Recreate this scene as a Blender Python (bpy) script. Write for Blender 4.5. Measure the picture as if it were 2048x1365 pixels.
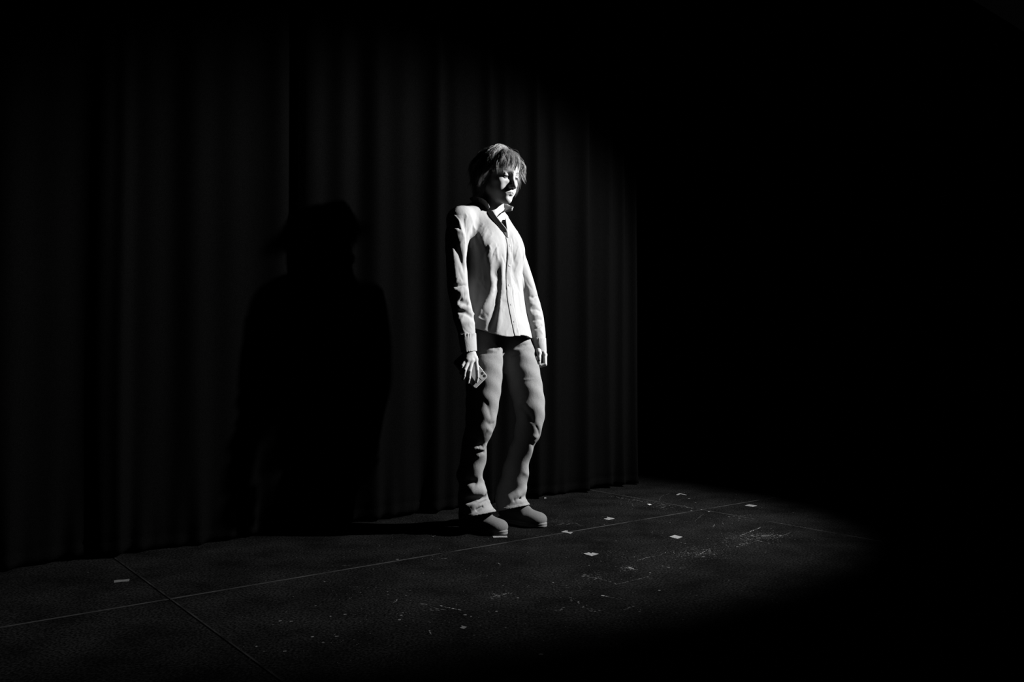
import bpy, bmesh, math, random
import numpy as np
from mathutils import Vector, Matrix

random.seed(7)
RNG = np.random.default_rng(7)
SC = bpy.context.scene
COL = SC.collection
for ob in list(bpy.data.objects):
    bpy.data.objects.remove(ob)

# ------------------------------------------------------------------ camera, world, light, exposure
FPX, CX, CY = 1717.0, 1024.0, 682.5
CAM_H, PITCH = 0.77, math.radians(1.08)
cam_data = bpy.data.cameras.new('camera')
cam_data.sensor_width = 36.0
cam_data.lens = FPX / 2048 * 36.0
cam_data.clip_start = 0.05
cam = bpy.data.objects.new('camera', cam_data)
COL.objects.link(cam)
cam.location = (0, 0, CAM_H)
cam.rotation_euler = (math.pi / 2 + PITCH, 0, 0)
SC.camera = cam

world = bpy.data.worlds.new('dark_house')
SC.world = world
world.use_nodes = True
world.node_tree.nodes['Background'].inputs[0].default_value = (1, 1, 1, 1)
world.node_tree.nodes['Background'].inputs[1].default_value = 0.0008

SPOT_POS = Vector((3.20, 3.70, 2.77))
SPOT_AIM = Vector((0.68, 4.00, 1.14))
spot_data = bpy.data.lights.new('stage_spotlight', 'SPOT')
spot_data.energy = 4250.0
spot_data.spot_size = math.radians(55)
spot_data.spot_blend = 0.58
spot_data.shadow_soft_size = 0.045
spot = bpy.data.objects.new('stage_spotlight', spot_data)
COL.objects.link(spot)
spot.location = SPOT_POS
spot.rotation_euler = (SPOT_AIM - SPOT_POS).to_track_quat('-Z', 'Y').to_euler()

SC.view_settings.view_transform = 'Standard'
SC.view_settings.look = 'None'
SC.view_settings.gamma = 1.0
SC.view_settings.exposure = 0.0
SC.view_settings.use_curve_mapping = False
SC.render.film_transparent = False


def ray(px, py):
    x, s = (px - CX) / FPX, (CY - py) / FPX
    return np.array([x, math.cos(PITCH) - s * math.sin(PITCH), math.sin(PITCH) + s * math.cos(PITCH)])


def P(px, py, Y):
    """point at distance Y in front of the photographer seen in the photograph at (px, py)"""
    d = ray(px, py)
    return np.array([0, 0, CAM_H]) + d * (Y / d[1])


def G(px, py, z=0.0):
    d = ray(px, py)
    return np.array([0, 0, CAM_H]) + d * ((z - CAM_H) / d[2])


# ------------------------------------------------------------------ tagging and linking
def tag(o, label=None, cat=None, group=None, kind=None):
    if label: o['label'] = label
    if cat: o['category'] = cat
    if group: o['group'] = group
    if kind: o['kind'] = kind
    return o


def link(name, me, parent=None, mats=()):
    for m in mats:
        me.materials.append(m)
    o = bpy.data.objects.new(name, me)
    COL.objects.link(o)
    if parent is not None:
        o.parent = parent
        o.matrix_parent_inverse = Matrix.Translation(-world_loc(parent))
    return o


def world_loc(o):
    v = Vector(o.location)
    return v


def mesh_np(name, V, F, smooth=True):
    me = bpy.data.meshes.new(name)
    V = np.asarray(V, dtype=np.float32)
    F = np.asarray(F, dtype=np.int32)
    n = F.shape[1]
    me.vertices.add(len(V))
    me.vertices.foreach_set('co', V.ravel())
    me.loops.add(F.size)
    me.loops.foreach_set('vertex_index', F.ravel())
    me.polygons.add(len(F))
    me.polygons.foreach_set('loop_start', np.arange(0, F.size, n, dtype=np.int32))
    me.polygons.foreach_set('loop_total', np.full(len(F), n, dtype=np.int32))
    me.polygons.foreach_set('use_smooth', np.full(len(F), smooth))
    me.update(calc_edges=True)
    me.validate()
    return me


def mesh_list(name, V, F, smooth=False):
    me = bpy.data.meshes.new(name)
    me.from_pydata([tuple(map(float, v)) for v in V], [], F)
    me.polygons.foreach_set('use_smooth', [smooth] * len(me.polygons))
    me.update()
    return me


# ------------------------------------------------------------------ materials (all grey: a black and white photograph)
def nodes_of(name, rough=0.8, spec=0.3):
    m = bpy.data.materials.new(name)
    m.use_nodes = True
    nt = m.node_tree
    b = nt.nodes['Principled BSDF']
    b.inputs['Roughness'].default_value = rough
    b.inputs['Specular IOR Level'].default_value = spec
    return m, nt, b


ALB = 0.45        # the exposure is for a hard lamp: every pigment is this much darker than its listed tone


def grey(v):
    return (v * ALB, v * ALB, v * ALB, 1)


def noise_ramp(nt, scale, lo, hi, p0=0.3, p1=0.7, detail=4, stretch=(1, 1, 1), coord='Object', rough=0.6):
    tc = nt.nodes.new('ShaderNodeTexCoord')
    mp = nt.nodes.new('ShaderNodeMapping')
    mp.inputs['Scale'].default_value = stretch
    nt.links.new(tc.outputs[coord], mp.inputs[0])
    n = nt.nodes.new('ShaderNodeTexNoise')
    n.inputs['Scale'].default_value = scale
    n.inputs['Detail'].default_value = detail
    n.inputs['Roughness'].default_value = rough
    nt.links.new(mp.outputs[0], n.inputs['Vector'])
    r = nt.nodes.new('ShaderNodeValToRGB')
    r.color_ramp.elements[0].position = p0
    r.color_ramp.elements[1].position = p1
    r.color_ramp.elements[0].color = grey(lo)
    r.color_ramp.elements[1].color = grey(hi)
    nt.links.new(n.outputs['Fac'], r.inputs[0])
    return n, r


def add_bump(nt, b, sock, strength, dist):
    bp = nt.nodes.new('ShaderNodeBump')
    bp.inputs['Strength'].default_value = strength
    bp.inputs['Distance'].default_value = dist
    nt.links.new(sock, bp.inputs['Height'])
    nt.links.new(bp.outputs[0], b.inputs['Normal'])
    return bp


def plain(name, v, rough=0.7, spec=0.15, var=0.12, scale=60, bump=0.0, metal=0.0):
    m, nt, b = nodes_of(name, rough, spec)
    b.inputs['Metallic'].default_value = metal
    n, r = noise_ramp(nt, scale, v * (1 - var), v * (1 + var))
    nt.links.new(r.outputs[0], b.inputs['Base Color'])
    if bump:
        add_bump(nt, b, n.outputs['Fac'], 1.0, bump)
    return m


def cloth(name, v, var, scale, stretch, bump, wrinkle=0.0, wscale=18, sheen=0.0):
    """woven cloth: fine thread tone and relief, plus soft small creases"""
    m, nt, b = nodes_of(name, 0.9, 0.02)
    if sheen:
        b.inputs['Sheen Weight'].default_value = sheen
    n, r = noise_ramp(nt, scale, v * (1 - var), v * (1 + var), 0.25, 0.75, 3, stretch)
    nt.links.new(r.outputs[0], b.inputs['Base Color'])
    bp = add_bump(nt, b, n.outputs['Fac'], 1.0, bump)
    if wrinkle:
        n2, r2 = noise_ramp(nt, wscale, 0, 1, 0.3, 0.7, 3, (1, 1, 0.55))
        b2 = nt.nodes.new('ShaderNodeBump')
        b2.inputs['Strength'].default_value = 1.0
        b2.inputs['Distance'].default_value = wrinkle
        nt.links.new(n2.outputs['Fac'], b2.inputs['Height'])
        nt.links.new(b2.outputs[0], bp.inputs['Normal'])
    return m


def toned(name, rough, spec, scale=90, var=0.08, bump=0.0, sss=0.0):
    """material that reads its own colour from the 'tone' attribute of the mesh"""
    m, nt, b = nodes_of(name, rough, spec)
    at = nt.nodes.new('ShaderNodeAttribute')
    at.attribute_name = 'tone'
    n, r = noise_ramp(nt, scale, 1 - var, 1 + var)
    mx = nt.nodes.new('ShaderNodeMix')
    mx.data_type = 'RGBA'
    mx.blend_type = 'MULTIPLY'
    mx.inputs[0].default_value = 1.0
    nt.links.new(at.outputs['Color'], mx.inputs[6])
    nt.links.new(r.outputs[0], mx.inputs[7])
    nt.links.new(mx.outputs[2], b.inputs['Base Color'])
    if bump:
        add_bump(nt, b, n.outputs['Fac'], 1.0, bump)
    if sss:
        b.inputs['Subsurface Weight'].default_value = sss
        b.inputs['Subsurface Radius'].default_value = (0.006, 0.006, 0.006)
        b.inputs['Subsurface Scale'].default_value = 1.0
    return m


def set_tone(me, vals):
    at = me.attributes.new('tone', 'FLOAT_COLOR', 'POINT')
    v = np.asarray(vals, dtype=np.float32)
    c = np.stack([v, v, v, np.ones_like(v)], 1)
    at.data.foreach_set('color', c.ravel())


MAT = {}
MAT['skin'] = toned('skin', 0.6, 0.10, 140, 0.05, 0.0002)
MAT['shirt'] = cloth('white_cotton', 0.33, 0.06, 420, (1, 1, 1), 0.00012, 0.0022, 24)
MAT['shirt_edge'] = cloth('white_cotton_stitched', 0.32, 0.10, 380, (1, 1, 1), 0.00025, 0.0012, 60)
MAT['denim'] = cloth('pale_denim', 0.195, 0.36, 700, (1, 1, 0.6), 0.00025, 0.0022, 20)
MAT['denim_hem'] = cloth('pale_denim_hem', 0.175, 0.30, 420, (1, 1, 0.6), 0.0004)
MAT['suede'] = cloth('boot_suede', 0.085, 0.28, 420, (1, 1, 1), 0.0003, 0.0015, 30, 0.05)
MAT['sole'] = plain('boot_sole_rubber', 0.11, 0.8, 0.08, 0.12, 160, 0.0004)
MAT['hair'] = plain('hair_strand', 0.25, 0.45, 0.20, 0.35, 60)
MAT['silver'] = plain('silver', 1.5, 0.25, 0.5, 0.05, 60, 0, 1.0)
MAT['case'] = plain('phone_case', 0.12, 0.45, 0.15, 0.10, 90)
MAT['case_edge'] = plain('phone_case_edge', 0.33, 0.35, 0.5, 0.05, 90)
MAT['lens'] = plain('phone_lens', 0.006, 0.25, 0.4, 0.1, 50)
MAT['bump'] = plain('phone_camera_plate', 0.17, 0.3, 0.4, 0.08, 60)
MAT['screen'] = plain('phone_screen', 0.008, 0.1, 0.5, 0.1, 40)
MAT['sclera'] = plain('eye_white', 0.28, 0.25, 0.5, 0.03, 60)
MAT['iris'] = plain('eye_iris', 0.05, 0.2, 0.5, 0.2, 200)
MAT['hair_under'] = plain('hair_underlayer', 0.10, 0.6, 0.2, 0.5, 300)
MAT['brow'] = plain('eyebrow_hair', 0.05, 0.6, 0.2, 0.2, 100)
MAT['button'] = plain('shirt_button', 0.31, 0.35, 0.4, 0.06, 80)
MAT['tape'] = plain('white_tape', 0.13, 0.7, 0.1, 0.45, 160)
MAT['tape_grey'] = plain('worn_tape', 0.05, 0.7, 0.3, 0.5, 200)
MAT['wall'] = plain('black_wall_paint', 0.0015, 0.9, 0.0, 0.3, 6)


def floor_material():
    m, nt, b = nodes_of('black_stage_paint', 0.8, 0.004)
    n, r = noise_ramp(nt, 7.0, 0.0019, 0.0058, 0.35, 0.72, 8, (1, 1, 1), 'Generated')
    tc = nt.nodes.new('ShaderNodeTexCoord')
    # coordinates in metres along the floor, so that neighbouring sheets do not repeat
    geo = nt.nodes.new('ShaderNodeNewGeometry')
    for l in list(nt.links):
        if l.to_node.bl_idname == 'ShaderNodeMapping':
            nt.links.remove(l)
    mp = [q for q in nt.nodes if q.bl_idname == 'ShaderNodeMapping'][0]
    nt.links.new(geo.outputs['Position'], mp.inputs[0])
    n.inputs['Scale'].default_value = 4.5
    # fine grit
    n2 = nt.nodes.new('ShaderNodeTexNoise')
    n2.inputs['Scale'].default_value = 130
    n2.inputs['Detail'].default_value = 4
    nt.links.new(geo.outputs['Position'], n2.inputs['Vector'])
    r2 = nt.nodes.new('ShaderNodeValToRGB')
    r2.color_ramp.elements[0].position = 0.40
    r2.color_ramp.elements[1].position = 0.72
    r2.color_ramp.elements[0].color = grey(0.35 / ALB)
    r2.color_ramp.elements[1].color = grey(3.0 / ALB)
    nt.links.new(n2.outputs['Fac'], r2.inputs[0])
    mx = nt.nodes.new('ShaderNodeMix')
    mx.data_type = 'RGBA'
    mx.blend_type = 'MULTIPLY'
    mx.inputs[0].default_value = 1.0
    nt.links.new(r.outputs[0], mx.inputs[6])
    nt.links.new(r2.outputs[0], mx.inputs[7])
    nt.links.new(mx.outputs[2], b.inputs['Base Color'])
    add_bump(nt, b, n2.outputs['Fac'], 0.6, 0.0008)
    return m


def curtain_material():
    m, nt, b = nodes_of('black_serge', 1.0, 0.0)
    n, r = noise_ramp(nt, 260, 0.0010, 0.0021, 0.3, 0.7, 3)
    nt.links.new(r.outputs[0], b.inputs['Base Color'])
    return m


MAT['floor'] = floor_material()
MAT['seam'] = plain('worn_sheet_edge', 0.017, 0.8, 0.01, 0.98, 7)
MAT['seam_dark'] = plain('dark_sheet_edge', 0.0010, 0.9, 0.0, 0.3, 25)
MAT['curtain'] = curtain_material()
MAT['scuff'] = toned('scuffed_paint', 0.8, 0.02, 200, 0.4)

# ------------------------------------------------------------------ signed distance sculpting (numpy) and surface nets
def smin(a, b, k):
    h = np.clip(0.5 + 0.5 * (b - a) / k, 0, 1)
    return b + (a - b) * h - k * h * (1 - h)


def smax(a, b, k):
    return -smin(-a, -b, k)


class Field:
    def __init__(self):
        self.ops = []

    def op(self, mode, fn, lo, hi, k=0.01):
        self.ops.append((mode, fn, np.asarray(lo, float), np.asarray(hi, float), k))
        return self

    def add(self, prim, k=0.01): return self.op('add', *prim, k)
    def sub(self, prim, k=0.005): return self.op('sub', *prim, k)
    def fold(self, prim): return self.op('disp', *prim, 0)

    def apply(self, f, Q, mode, fn, k):
        if mode == 'add': return smin(f, fn(Q), k)
        if mode == 'sub': return smax(f, -fn(Q), k)
        if mode == 'int': return smax(f, fn(Q), k)
        if mode == 'disp': return f - fn(Q)
        if mode == 'map': return fn(f, Q)

    def eval(self, Q):
        Q = np.asarray(Q, float).reshape(-1, 3)
        f = np.full(len(Q), 0.6)
        for mode, fn, lo, hi, k in self.ops:
            if mode in ('int', 'map'):
                f = self.apply(f, Q, mode, fn, k)
                continue
            m = np.all((Q > lo - k - 0.06) & (Q < hi + k + 0.06), axis=1)
            if m.any():
                f[m] = self.apply(f[m], Q[m], mode, fn, k)
        return f

    def hit(self, o, d, t0, t1, n=400):
        """first crossing of the surface along a ray"""
        t = np.linspace(t0, t1, n)
        f = self.eval(o + t[:, None] * d)
        i = np.where((f[:-1] > 0) & (f[1:] <= 0))[0]
        if not len(i): return None
        i = i[0]
        tt = t[i] + (t[i + 1] - t[i]) * f[i] / (f[i] - f[i + 1])
        return o + tt * d

    def pix(self, px, py, t0=3.2, t1=4.4):
        d = ray(px, py)
        return self.hit(np.array([0, 0, CAM_H]), d / d[1], t0, t1)

    def grad(self, p, e=0.002):
        p = np.asarray(p, float)
        E = np.eye(3) * e
        f = self.eval(np.vstack([p + E, p - E]))
        g = f[:3] - f[3:]
        return g / (np.linalg.norm(g) + 1e-9)

    def mesh(self, lo, hi, h, B=8):
        lo, hi = np.asarray(lo, float), np.asarray(hi, float)
        nb = np.ceil((hi - lo) / (h * B)).astype(int)
        bi = np.stack(np.meshgrid(*[np.arange(n) for n in nb], indexing='ij'), -1).reshape(-1, 3)
        cen = lo + (bi + 0.5) * B * h
        fc = self.eval(cen)
        act = np.abs(fc) < B * h * 2.0
        slot = np.full(tuple(nb + 2), -1, np.int32)
        bact = bi[act]
        ns = len(bact)
        slot[bact[:, 0] + 1, bact[:, 1] + 1, bact[:, 2] + 1] = np.arange(ns)
        g = np.arange(B) * h
        off = np.stack(np.meshgrid(g, g, g, indexing='ij'), -1).astype(np.float32)
        base = (lo + bact * B * h)
        bc = base + B * h / 2
        V = np.full((ns, B, B, B), 0.6, np.float32)
        for mode, fn, l, u, k in self.ops:
            if mode in ('int', 'map'):
                sel = np.arange(ns)
            else:
                mrg = k + 0.035 + B * h / 2
                sel = np.where(np.all((bc > l - mrg) & (bc < u + mrg), axis=1))[0]
            for s0 in range(0, len(sel), 3000):
                s = sel[s0:s0 + 3000]
                Q = (base[s][:, None, None, None, :] + off[None]).reshape(-1, 3)
                V[s] = self.apply(V[s].reshape(-1), Q, mode, fn, k).reshape(len(s), B, B, B)
        # pad with neighbours
        pv = np.empty((ns, B + 1, B + 1, B + 1), np.float32)
        pv[:, :B, :B, :B] = V
        sgn = np.where(V[:, B // 2, B // 2, B // 2] > 0, 0.5, -0.5)

        def nb_slot(d):
            return slot[bact[:, 0] + 1 + d[0], bact[:, 1] + 1 + d[1], bact[:, 2] + 1 + d[2]]
        for d in [(a, b, c) for a in (0, 1) for b in (0, 1) for c in (0, 1)][1:]:
            q = nb_slot(d)
            dst = tuple(slice(B, B + 1) if x else slice(0, B) for x in d)
            src = tuple(slice(0, 1) if x else slice(0, B) for x in d)
            vals = V[np.maximum(q, 0)][(slice(None),) + src].copy()
            miss = q < 0
            if miss.any():
                # repeat own border where no neighbour block is stored
                own = tuple(slice(B - 1, B) if x else slice(0, B) for x in d)
                vals[miss] = V[miss][(slice(None),) + own]
            pv[(slice(None),) + dst] = vals
        neg = pv < 0
        corners = [(a, b, c) for a in (0, 1) for b in (0, 1) for c in (0, 1)]
        cnt = sum(neg[:, a:a + B, b:b + B, c:c + B].astype(np.int8) for a, b, c in corners)
        cell = (cnt > 0) & (cnt < 8)
        s, i, j, k3 = np.nonzero(cell)
        n = len(s)
        acc = np.zeros((n, 3), np.float64)
        wt = np.zeros(n)
        for ax in range(3):
            o1, o2 = [q for q in range(3) if q != ax]
            for a in (0, 1):
                for b in (0, 1):
                    c0 = [0, 0, 0]; c0[o1] = a; c0[o2] = b
                    c1 = list(c0); c1[ax] = 1
                    f0 = pv[s, i + c0[0], j + c0[1], k3 + c0[2]]
                    f1 = pv[s, i + c1[0], j + c1[1], k3 + c1[2]]
                    x = (f0 < 0) != (f1 < 0)
                    t = np.where(x, f0 / np.where(x, f0 - f1, 1), 0)
                    p = np.tile(np.array(c0, float), (n, 1))
                    p[:, ax] = t
                    acc += p * x[:, None]
                    wt += x
        co = base[s] + (np.stack([i, j, k3], 1) + acc / wt[:, None]) * h
        ids = np.full((ns, B, B, B), -1, np.int64)
        ids[s, i, j, k3] = np.arange(n)
        pi = np.full((ns, B + 1, B + 1, B + 1), -1, np.int64)     # padded on the low side
        pi[:, 1:, 1:, 1:] = ids
        for d in [(a, b, c) for a in (0, -1) for b in (0, -1) for c in (0, -1)][1:]:
            q = nb_slot(d)
            dst = tuple(slice(0, 1) if x else slice(1, B + 1) for x in d)
            src = tuple(slice(B - 1, B) if x else slice(0, B) for x in d)
            vals = ids[np.maximum(q, 0)][(slice(None),) + src].copy()
            vals[q < 0] = -1
            pi[(slice(None),) + dst] = vals
        quads = []
        for ax in range(3):
            o1, o2 = [(1, 2), (2, 0), (0, 1)][ax]
            e = [0, 0, 0]; e[ax] = 1
            n0 = neg[:, :B, :B, :B]
            n1 = neg[:, e[0]:B + e[0], e[1]:B + e[1], e[2]:B + e[2]]
            s2, i2, j2, k2 = np.nonzero(n0 != n1)
            I = [i2 + 1, j2 + 1, k2 + 1]

            def at(d1, d2):
                J = [q.copy() for q in I]
                J[o1] -= d1; J[o2] -= d2
                return pi[s2, J[0], J[1], J[2]]
            q = np.stack([at(0, 0), at(1, 0), at(1, 1), at(0, 1)], 1)
            flip = ~n0[s2, i2, j2, k2]
            q[flip] = q[flip][:, ::-1]
            quads.append(q[(q >= 0).all(1)])
        F = np.concatenate(quads)
        return co, F


def capsule(a, b, ra, rb=None):
    rb = ra if rb is None else rb
    a, b = np.asarray(a, float), np.asarray(b, float)
    ab = b - a
    L2 = ab @ ab + 1e-12

    def fn(Q):
        t = np.clip((Q - a) @ ab / L2, 0, 1)
        d = Q - (a + t[:, None] * ab)
        return np.sqrt((d * d).sum(1)) - (ra + (rb - ra) * t)
    r = max(ra, rb)
    return fn, np.minimum(a, b) - r, np.maximum(a, b) + r


def ellipsoid(c, r, M=None):
    c, r = np.asarray(c, float), np.asarray(r, float)
    M = np.eye(3) if M is None else np.asarray(M, float)      # columns = local axes in world

    def fn(Q):
        q = (Q - c) @ M
        k0 = np.sqrt(((q / r) ** 2).sum(1))
        k1 = np.sqrt(((q / (r * r)) ** 2).sum(1)) + 1e-9
        return k0 * (k0 - 1) / k1
    e = np.sqrt(((M * r) ** 2).sum(1))
    return fn, c - e, c + e


def catmull(tab, n=240):
    tab = np.asarray(tab, float)
    tab = tab[np.argsort(tab[:, 0])]
    z = tab[:, 0]
    zz = np.linspace(z[0], z[-1], n)
    out = [zz]
    for c in range(1, tab.shape[1]):
        y = tab[:, c]
        m = np.gradient(y, z)
        i = np.clip(np.searchsorted(z, zz, side='right') - 1, 0, len(z) - 2)
        hh = z[i + 1] - z[i]
        t = (zz - z[i]) / hh
        out.append((2 * t ** 3 - 3 * t ** 2 + 1) * y[i] + (t ** 3 - 2 * t ** 2 + t) * hh * m[i]
                   + (-2 * t ** 3 + 3 * t ** 2) * y[i + 1] + (t ** 3 - t ** 2) * hh * m[i + 1])
    return np.array(out)


class ZLoft:
    """stack of horizontal ellipses: rows (z, cx, cy, a, b, angle in degrees of the a axis)"""
    def __init__(self, tab, grow=0.0):
        self.t = catmull(tab)
        self.grow = grow

    def at(self, z):
        return [np.interp(z, self.t[0], r) for r in self.t[1:]]

    def fn(self, Q):
        z = Q[:, 2]
        cx, cy, a, b, g = self.at(z)
        a, b = a + self.grow, b + self.grow
        g = np.radians(g)
        x, y = Q[:, 0] - cx, Q[:, 1] - cy
        u, v = x * np.cos(g) + y * np.sin(g), -x * np.sin(g) + y * np.cos(g)
        k0 = np.sqrt((u / a) ** 2 + (v / b) ** 2)
        k1 = np.sqrt((u / (a * a)) ** 2 + (v / (b * b)) ** 2) + 1e-6
        d = k0 * (k0 - 1) / k1
        d = np.where(k0 < 0.3, -np.minimum(a, b) * (1 - k0), d)
        return np.maximum(d * 0.94, np.maximum(z - self.t[0][-1], self.t[0][0] - z))

    def prim(self):
        r = np.maximum(self.t[3], self.t[4]) + self.grow
        lo = [(self.t[1] - r).min(), (self.t[2] - r).min(), self.t[0][0]]
        hi = [(self.t[1] + r).max(), (self.t[2] + r).max(), self.t[0][-1]]
        return self.fn, lo, hi


def ridge(pts, A, w, taper=True):
    """a cloth fold: raised (A > 0) or sunk (A < 0) soft line along a path"""
    pts = [np.asarray(p, float) for p in pts if p is not None]
    if len(pts) < 2:
        return (lambda Q: 0.0), np.zeros(3) + 99, np.zeros(3) + 99
    L = [0.0]
    for a, b in zip(pts[:-1], pts[1:]):
        L.append(L[-1] + np.linalg.norm(b - a))

    def fn(Q):
        best = np.full(len(Q), 9.0)
        tt = np.zeros(len(Q))
        for i, (a, b) in enumerate(zip(pts[:-1], pts[1:])):
            ab = b - a
            t = np.clip((Q - a) @ ab / (ab @ ab + 1e-12), 0, 1)
            d = Q - (a + t[:, None] * ab)
            d = (d * d).sum(1)
            m = d < best
            best = np.where(m, d, best)
            tt = np.where(m, (L[i] + t * (L[i + 1] - L[i])) / L[-1], tt)
        amp = A * np.exp(-(best / (w * w)) ** .72)
        if taper:
            amp = amp * np.clip(np.sin(np.pi * np.clip(tt * 0.86 + 0.07, 0, 1)) * 1.6, 0, 1)
        return amp
    q = np.array(pts)
    return fn, q.min(0) - 1.6 * w, q.max(0) + 1.6 * w


def wobble(A, freqs, seed, lo, hi):
    """gentle irregular unevenness of hanging cloth"""
    r = np.random.default_rng(seed)
    K = [(r.normal(size=3) * np.asarray(f), r.uniform(0, 6.28), 1.0 / len(freqs)) for f in freqs]

    def fn(Q):
        s = 0
        for kv, ph, a in K:
            s = s + a * np.sin(Q @ kv + ph)
        return A * s
    return fn, lo, hi

# ------------------------------------------------------------------ the setting: stage floor of painted sheets, wall behind
A0, A1 = G(607, 1160), G(1300, 1042)
UD = (A1 - A0)[:2] / np.linalg.norm((A1 - A0)[:2])          # along the long seam, to the right and away
VD = np.array([UD[1], -UD[0]])                              # towards the audience
ORG = G(1404, 1020)[:2]                                     # where two seams cross
PANEL_U, PANEL_V = 2.60, 2.44


def seam_xy(u, v):
    return ORG + UD * u + VD * v


floor_me = bpy.data.meshes.new('floor')
fb = bmesh.new()
c = [seam_xy(u, v) for u, v in ((-8.2, -2.6), (-8.2, 5.2), (13.2, 5.2), (13.2, -2.6))]
vs = [fb.verts.new((p[0], p[1], -0.012)) for p in c]
ws = [fb.verts.new((p[0], p[1], -0.06)) for p in c]
fb.faces.new(vs)
fb.faces.new(ws[::-1])
for i in range(4):
    fb.faces.new((vs[i], ws[i], ws[(i + 1) % 4], vs[(i + 1) % 4]))
bmesh.ops.recalc_face_normals(fb, faces=fb.faces)
fb.to_mesh(floor_me)
fb.free()
floor = link('floor', floor_me, None, [MAT['seam_dark']])
tag(floor, 'black painted stage floor of large sheets, scuffed and taped', None, None, 'structure')

gap, bev = 0.0016, 0.0042


def sheet(u0, u1, v0, v1, dark_end, top):
    """one painted sheet; its worn edge is a narrow bevelled border of its own"""
    b = bmesh.new()
    rings = []
    for ins, z in ((gap, -0.012), (gap, top - 0.0012), (gap + bev, top)):
        rings.append([b.verts.new((*seam_xy(u, v), z)) for u, v in
                      ((u0 + ins, v0 + ins), (u0 + ins, v1 - ins), (u1 - ins, v1 - ins), (u1 - ins, v0 + ins))])
    for r0, r1 in zip(rings[:-1], rings[1:]):
        for i in range(4):
            f = b.faces.new((r0[i], r0[(i + 1) % 4], r1[(i + 1) % 4], r1[i]))
            f.material_index = 2 if (i in (0, 2) and dark_end) else 1
    b.faces.new(rings[-1])
    bmesh.ops.recalc_face_normals(b, faces=b.faces)
    me = bpy.data.meshes.new('floor_sheet')
    b.to_mesh(me)
    b.free()
    return me


for iu in range(-3, 5):
    for iv in range(-1, 2):
        top = 0.0 if (iu, iv) in ((-1, -1), (-1, 0)) else 0.0
        me = sheet(iu * PANEL_U, (iu + 1) * PANEL_U, iv * PANEL_V, (iv + 1) * PANEL_V, iu < -1, top)
        link('floor_sheet', me, floor, [MAT['floor'], MAT['seam'], MAT['seam_dark']])

# curtain line on the floor
C0, C1 = G(742, 1042)[:2], G(1276, 968)[:2]
CD = (C1 - C0) / np.linalg.norm(C1 - C0)
CN = np.array([CD[1], -CD[0]])                              # towards the camera and the light


def curtain_t(px, py=700):
    d = ray(px, py)[:2]
    # C0 + t*CD = s*d
    Mx = np.array([[CD[0], -d[0]], [CD[1], -d[1]]])
    return np.linalg.solve(Mx, -C0)[0]


T_END, T_SPLIT, T_LEFT = curtain_t(1277, 900), curtain_t(588, 300), -3.6
CURTAIN_TOP = 4.6

# (column in the photograph, how far it stands out, half width) of the pleats that show
PLEATS = [(205, .030, .030), (243, .060, .022), (300, .02, .05), (375, .035, .05), (455, .03, .05), (505, .03, .045), (560, .035, .04),
          (625, .045, .045), (680, .03, .04), (742, .045, .04), (800, .055, .05), (868, .060, .028), (905, .03, .03),
          (975, .050, .026), (1010, .035, .022), (1068, .050, .022), (1110, .035, .025), (1168, .065, .030), (1215, .03, .02),
          (1240, .045, .018), (1268, .06, .020)]
PLEATS = [(curtain_t(px), a, w) for px, a, w in PLEATS]


def pleat_depth(t, z):
    """stand-out of the hanging cloth at t along the line and height z"""
    d = 0.010 * np.sin(t * 21 + 1.3 * np.sin(t * 3.1)) + 0.006 * np.sin(t * 37 + 0.8)
    top = np.clip(z / CURTAIN_TOP, 0, 1)
    sway = 0.010 * np.sin(z * 1.3 + t * 5) + 0.006 * np.sin(z * 2.9 + t * 11)
    for tc, a, w in PLEATS:
        ww = w * 1.15 * (1.0 + 0.35 * (1 - top))
        d = d + a * .70 * (0.55 + 0.45 * (1 - top)) * np.exp(-((t + sway * 0.6 - tc) / ww) ** 2)
    low = np.exp(-z / 0.16)
    d = d + low * (0.010 * np.sin(t * 55 + 2) + 0.006 * np.sin(t * 83))
    return d


def curtain(t0, t1, label, base=0.0, edge=0.05):
    nt_, nz = int((t1 - t0) / 0.011), 60
    T = np.linspace(t0, t1, nt_)
    Zs = np.concatenate([[0.012, 0.03, 0.05, 0.058], np.linspace(0.07, 0.5, 14), np.linspace(0.55, CURTAIN_TOP, nz - 18)])
    tt, zz = np.meshgrid(T, Zs)
    D = pleat_depth(tt, zz) + base
    fall = np.clip(np.minimum(tt - t0, t1 - tt) / edge, 0, 1)
    D = base - 0.035 + (D - base + 0.035) * np.sqrt(fall)          # selvedge turned back
    D[3] -= 0.003                                              # stitched hem line
    zz = zz + (Zs[:, None] < 0.3) * 0.006 * np.sin(tt * 9)
    X = C0[0] + CD[0] * tt + CN[0] * D
    Y = C0[1] + CD[1] * tt + CN[1] * D
    V = np.stack([X, Y, zz], -1).reshape(-1, 3)
    V2 = V - np.array([CN[0], CN[1], 0]) * 0.006                # cloth has a thickness
    r, q = np.meshgrid(np.arange(len(Zs) - 1), np.arange(nt_ - 1), indexing='ij')
    i = (r * nt_ + q).ravel()
    F = np.stack([i, i + 1, i + nt_ + 1, i + nt_], 1)
    n = len(V)
    rim = list(range(nt_)) + [k * nt_ + nt_ - 1 for k in range(1, len(Zs))] + \
        list(range((len(Zs) - 1) * nt_ + nt_ - 2, (len(Zs) - 1) * nt_ - 1, -1)) + [k * nt_ for k in range(len(Zs) - 2, 0, -1)]
    R = np.array([[a, b, b + n, a + n] for a, b in zip(rim, rim[1:] + rim[:1])])[:, ::-1]
    me = mesh_np('stage_curtain', np.vstack([V, V2]), np.vstack([F, F[:, ::-1] + n, R]))
    o = link('stage_curtain', me, None, [MAT['curtain']])
    return tag(o, label, 'curtain', 'black stage curtains behind the person')


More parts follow.
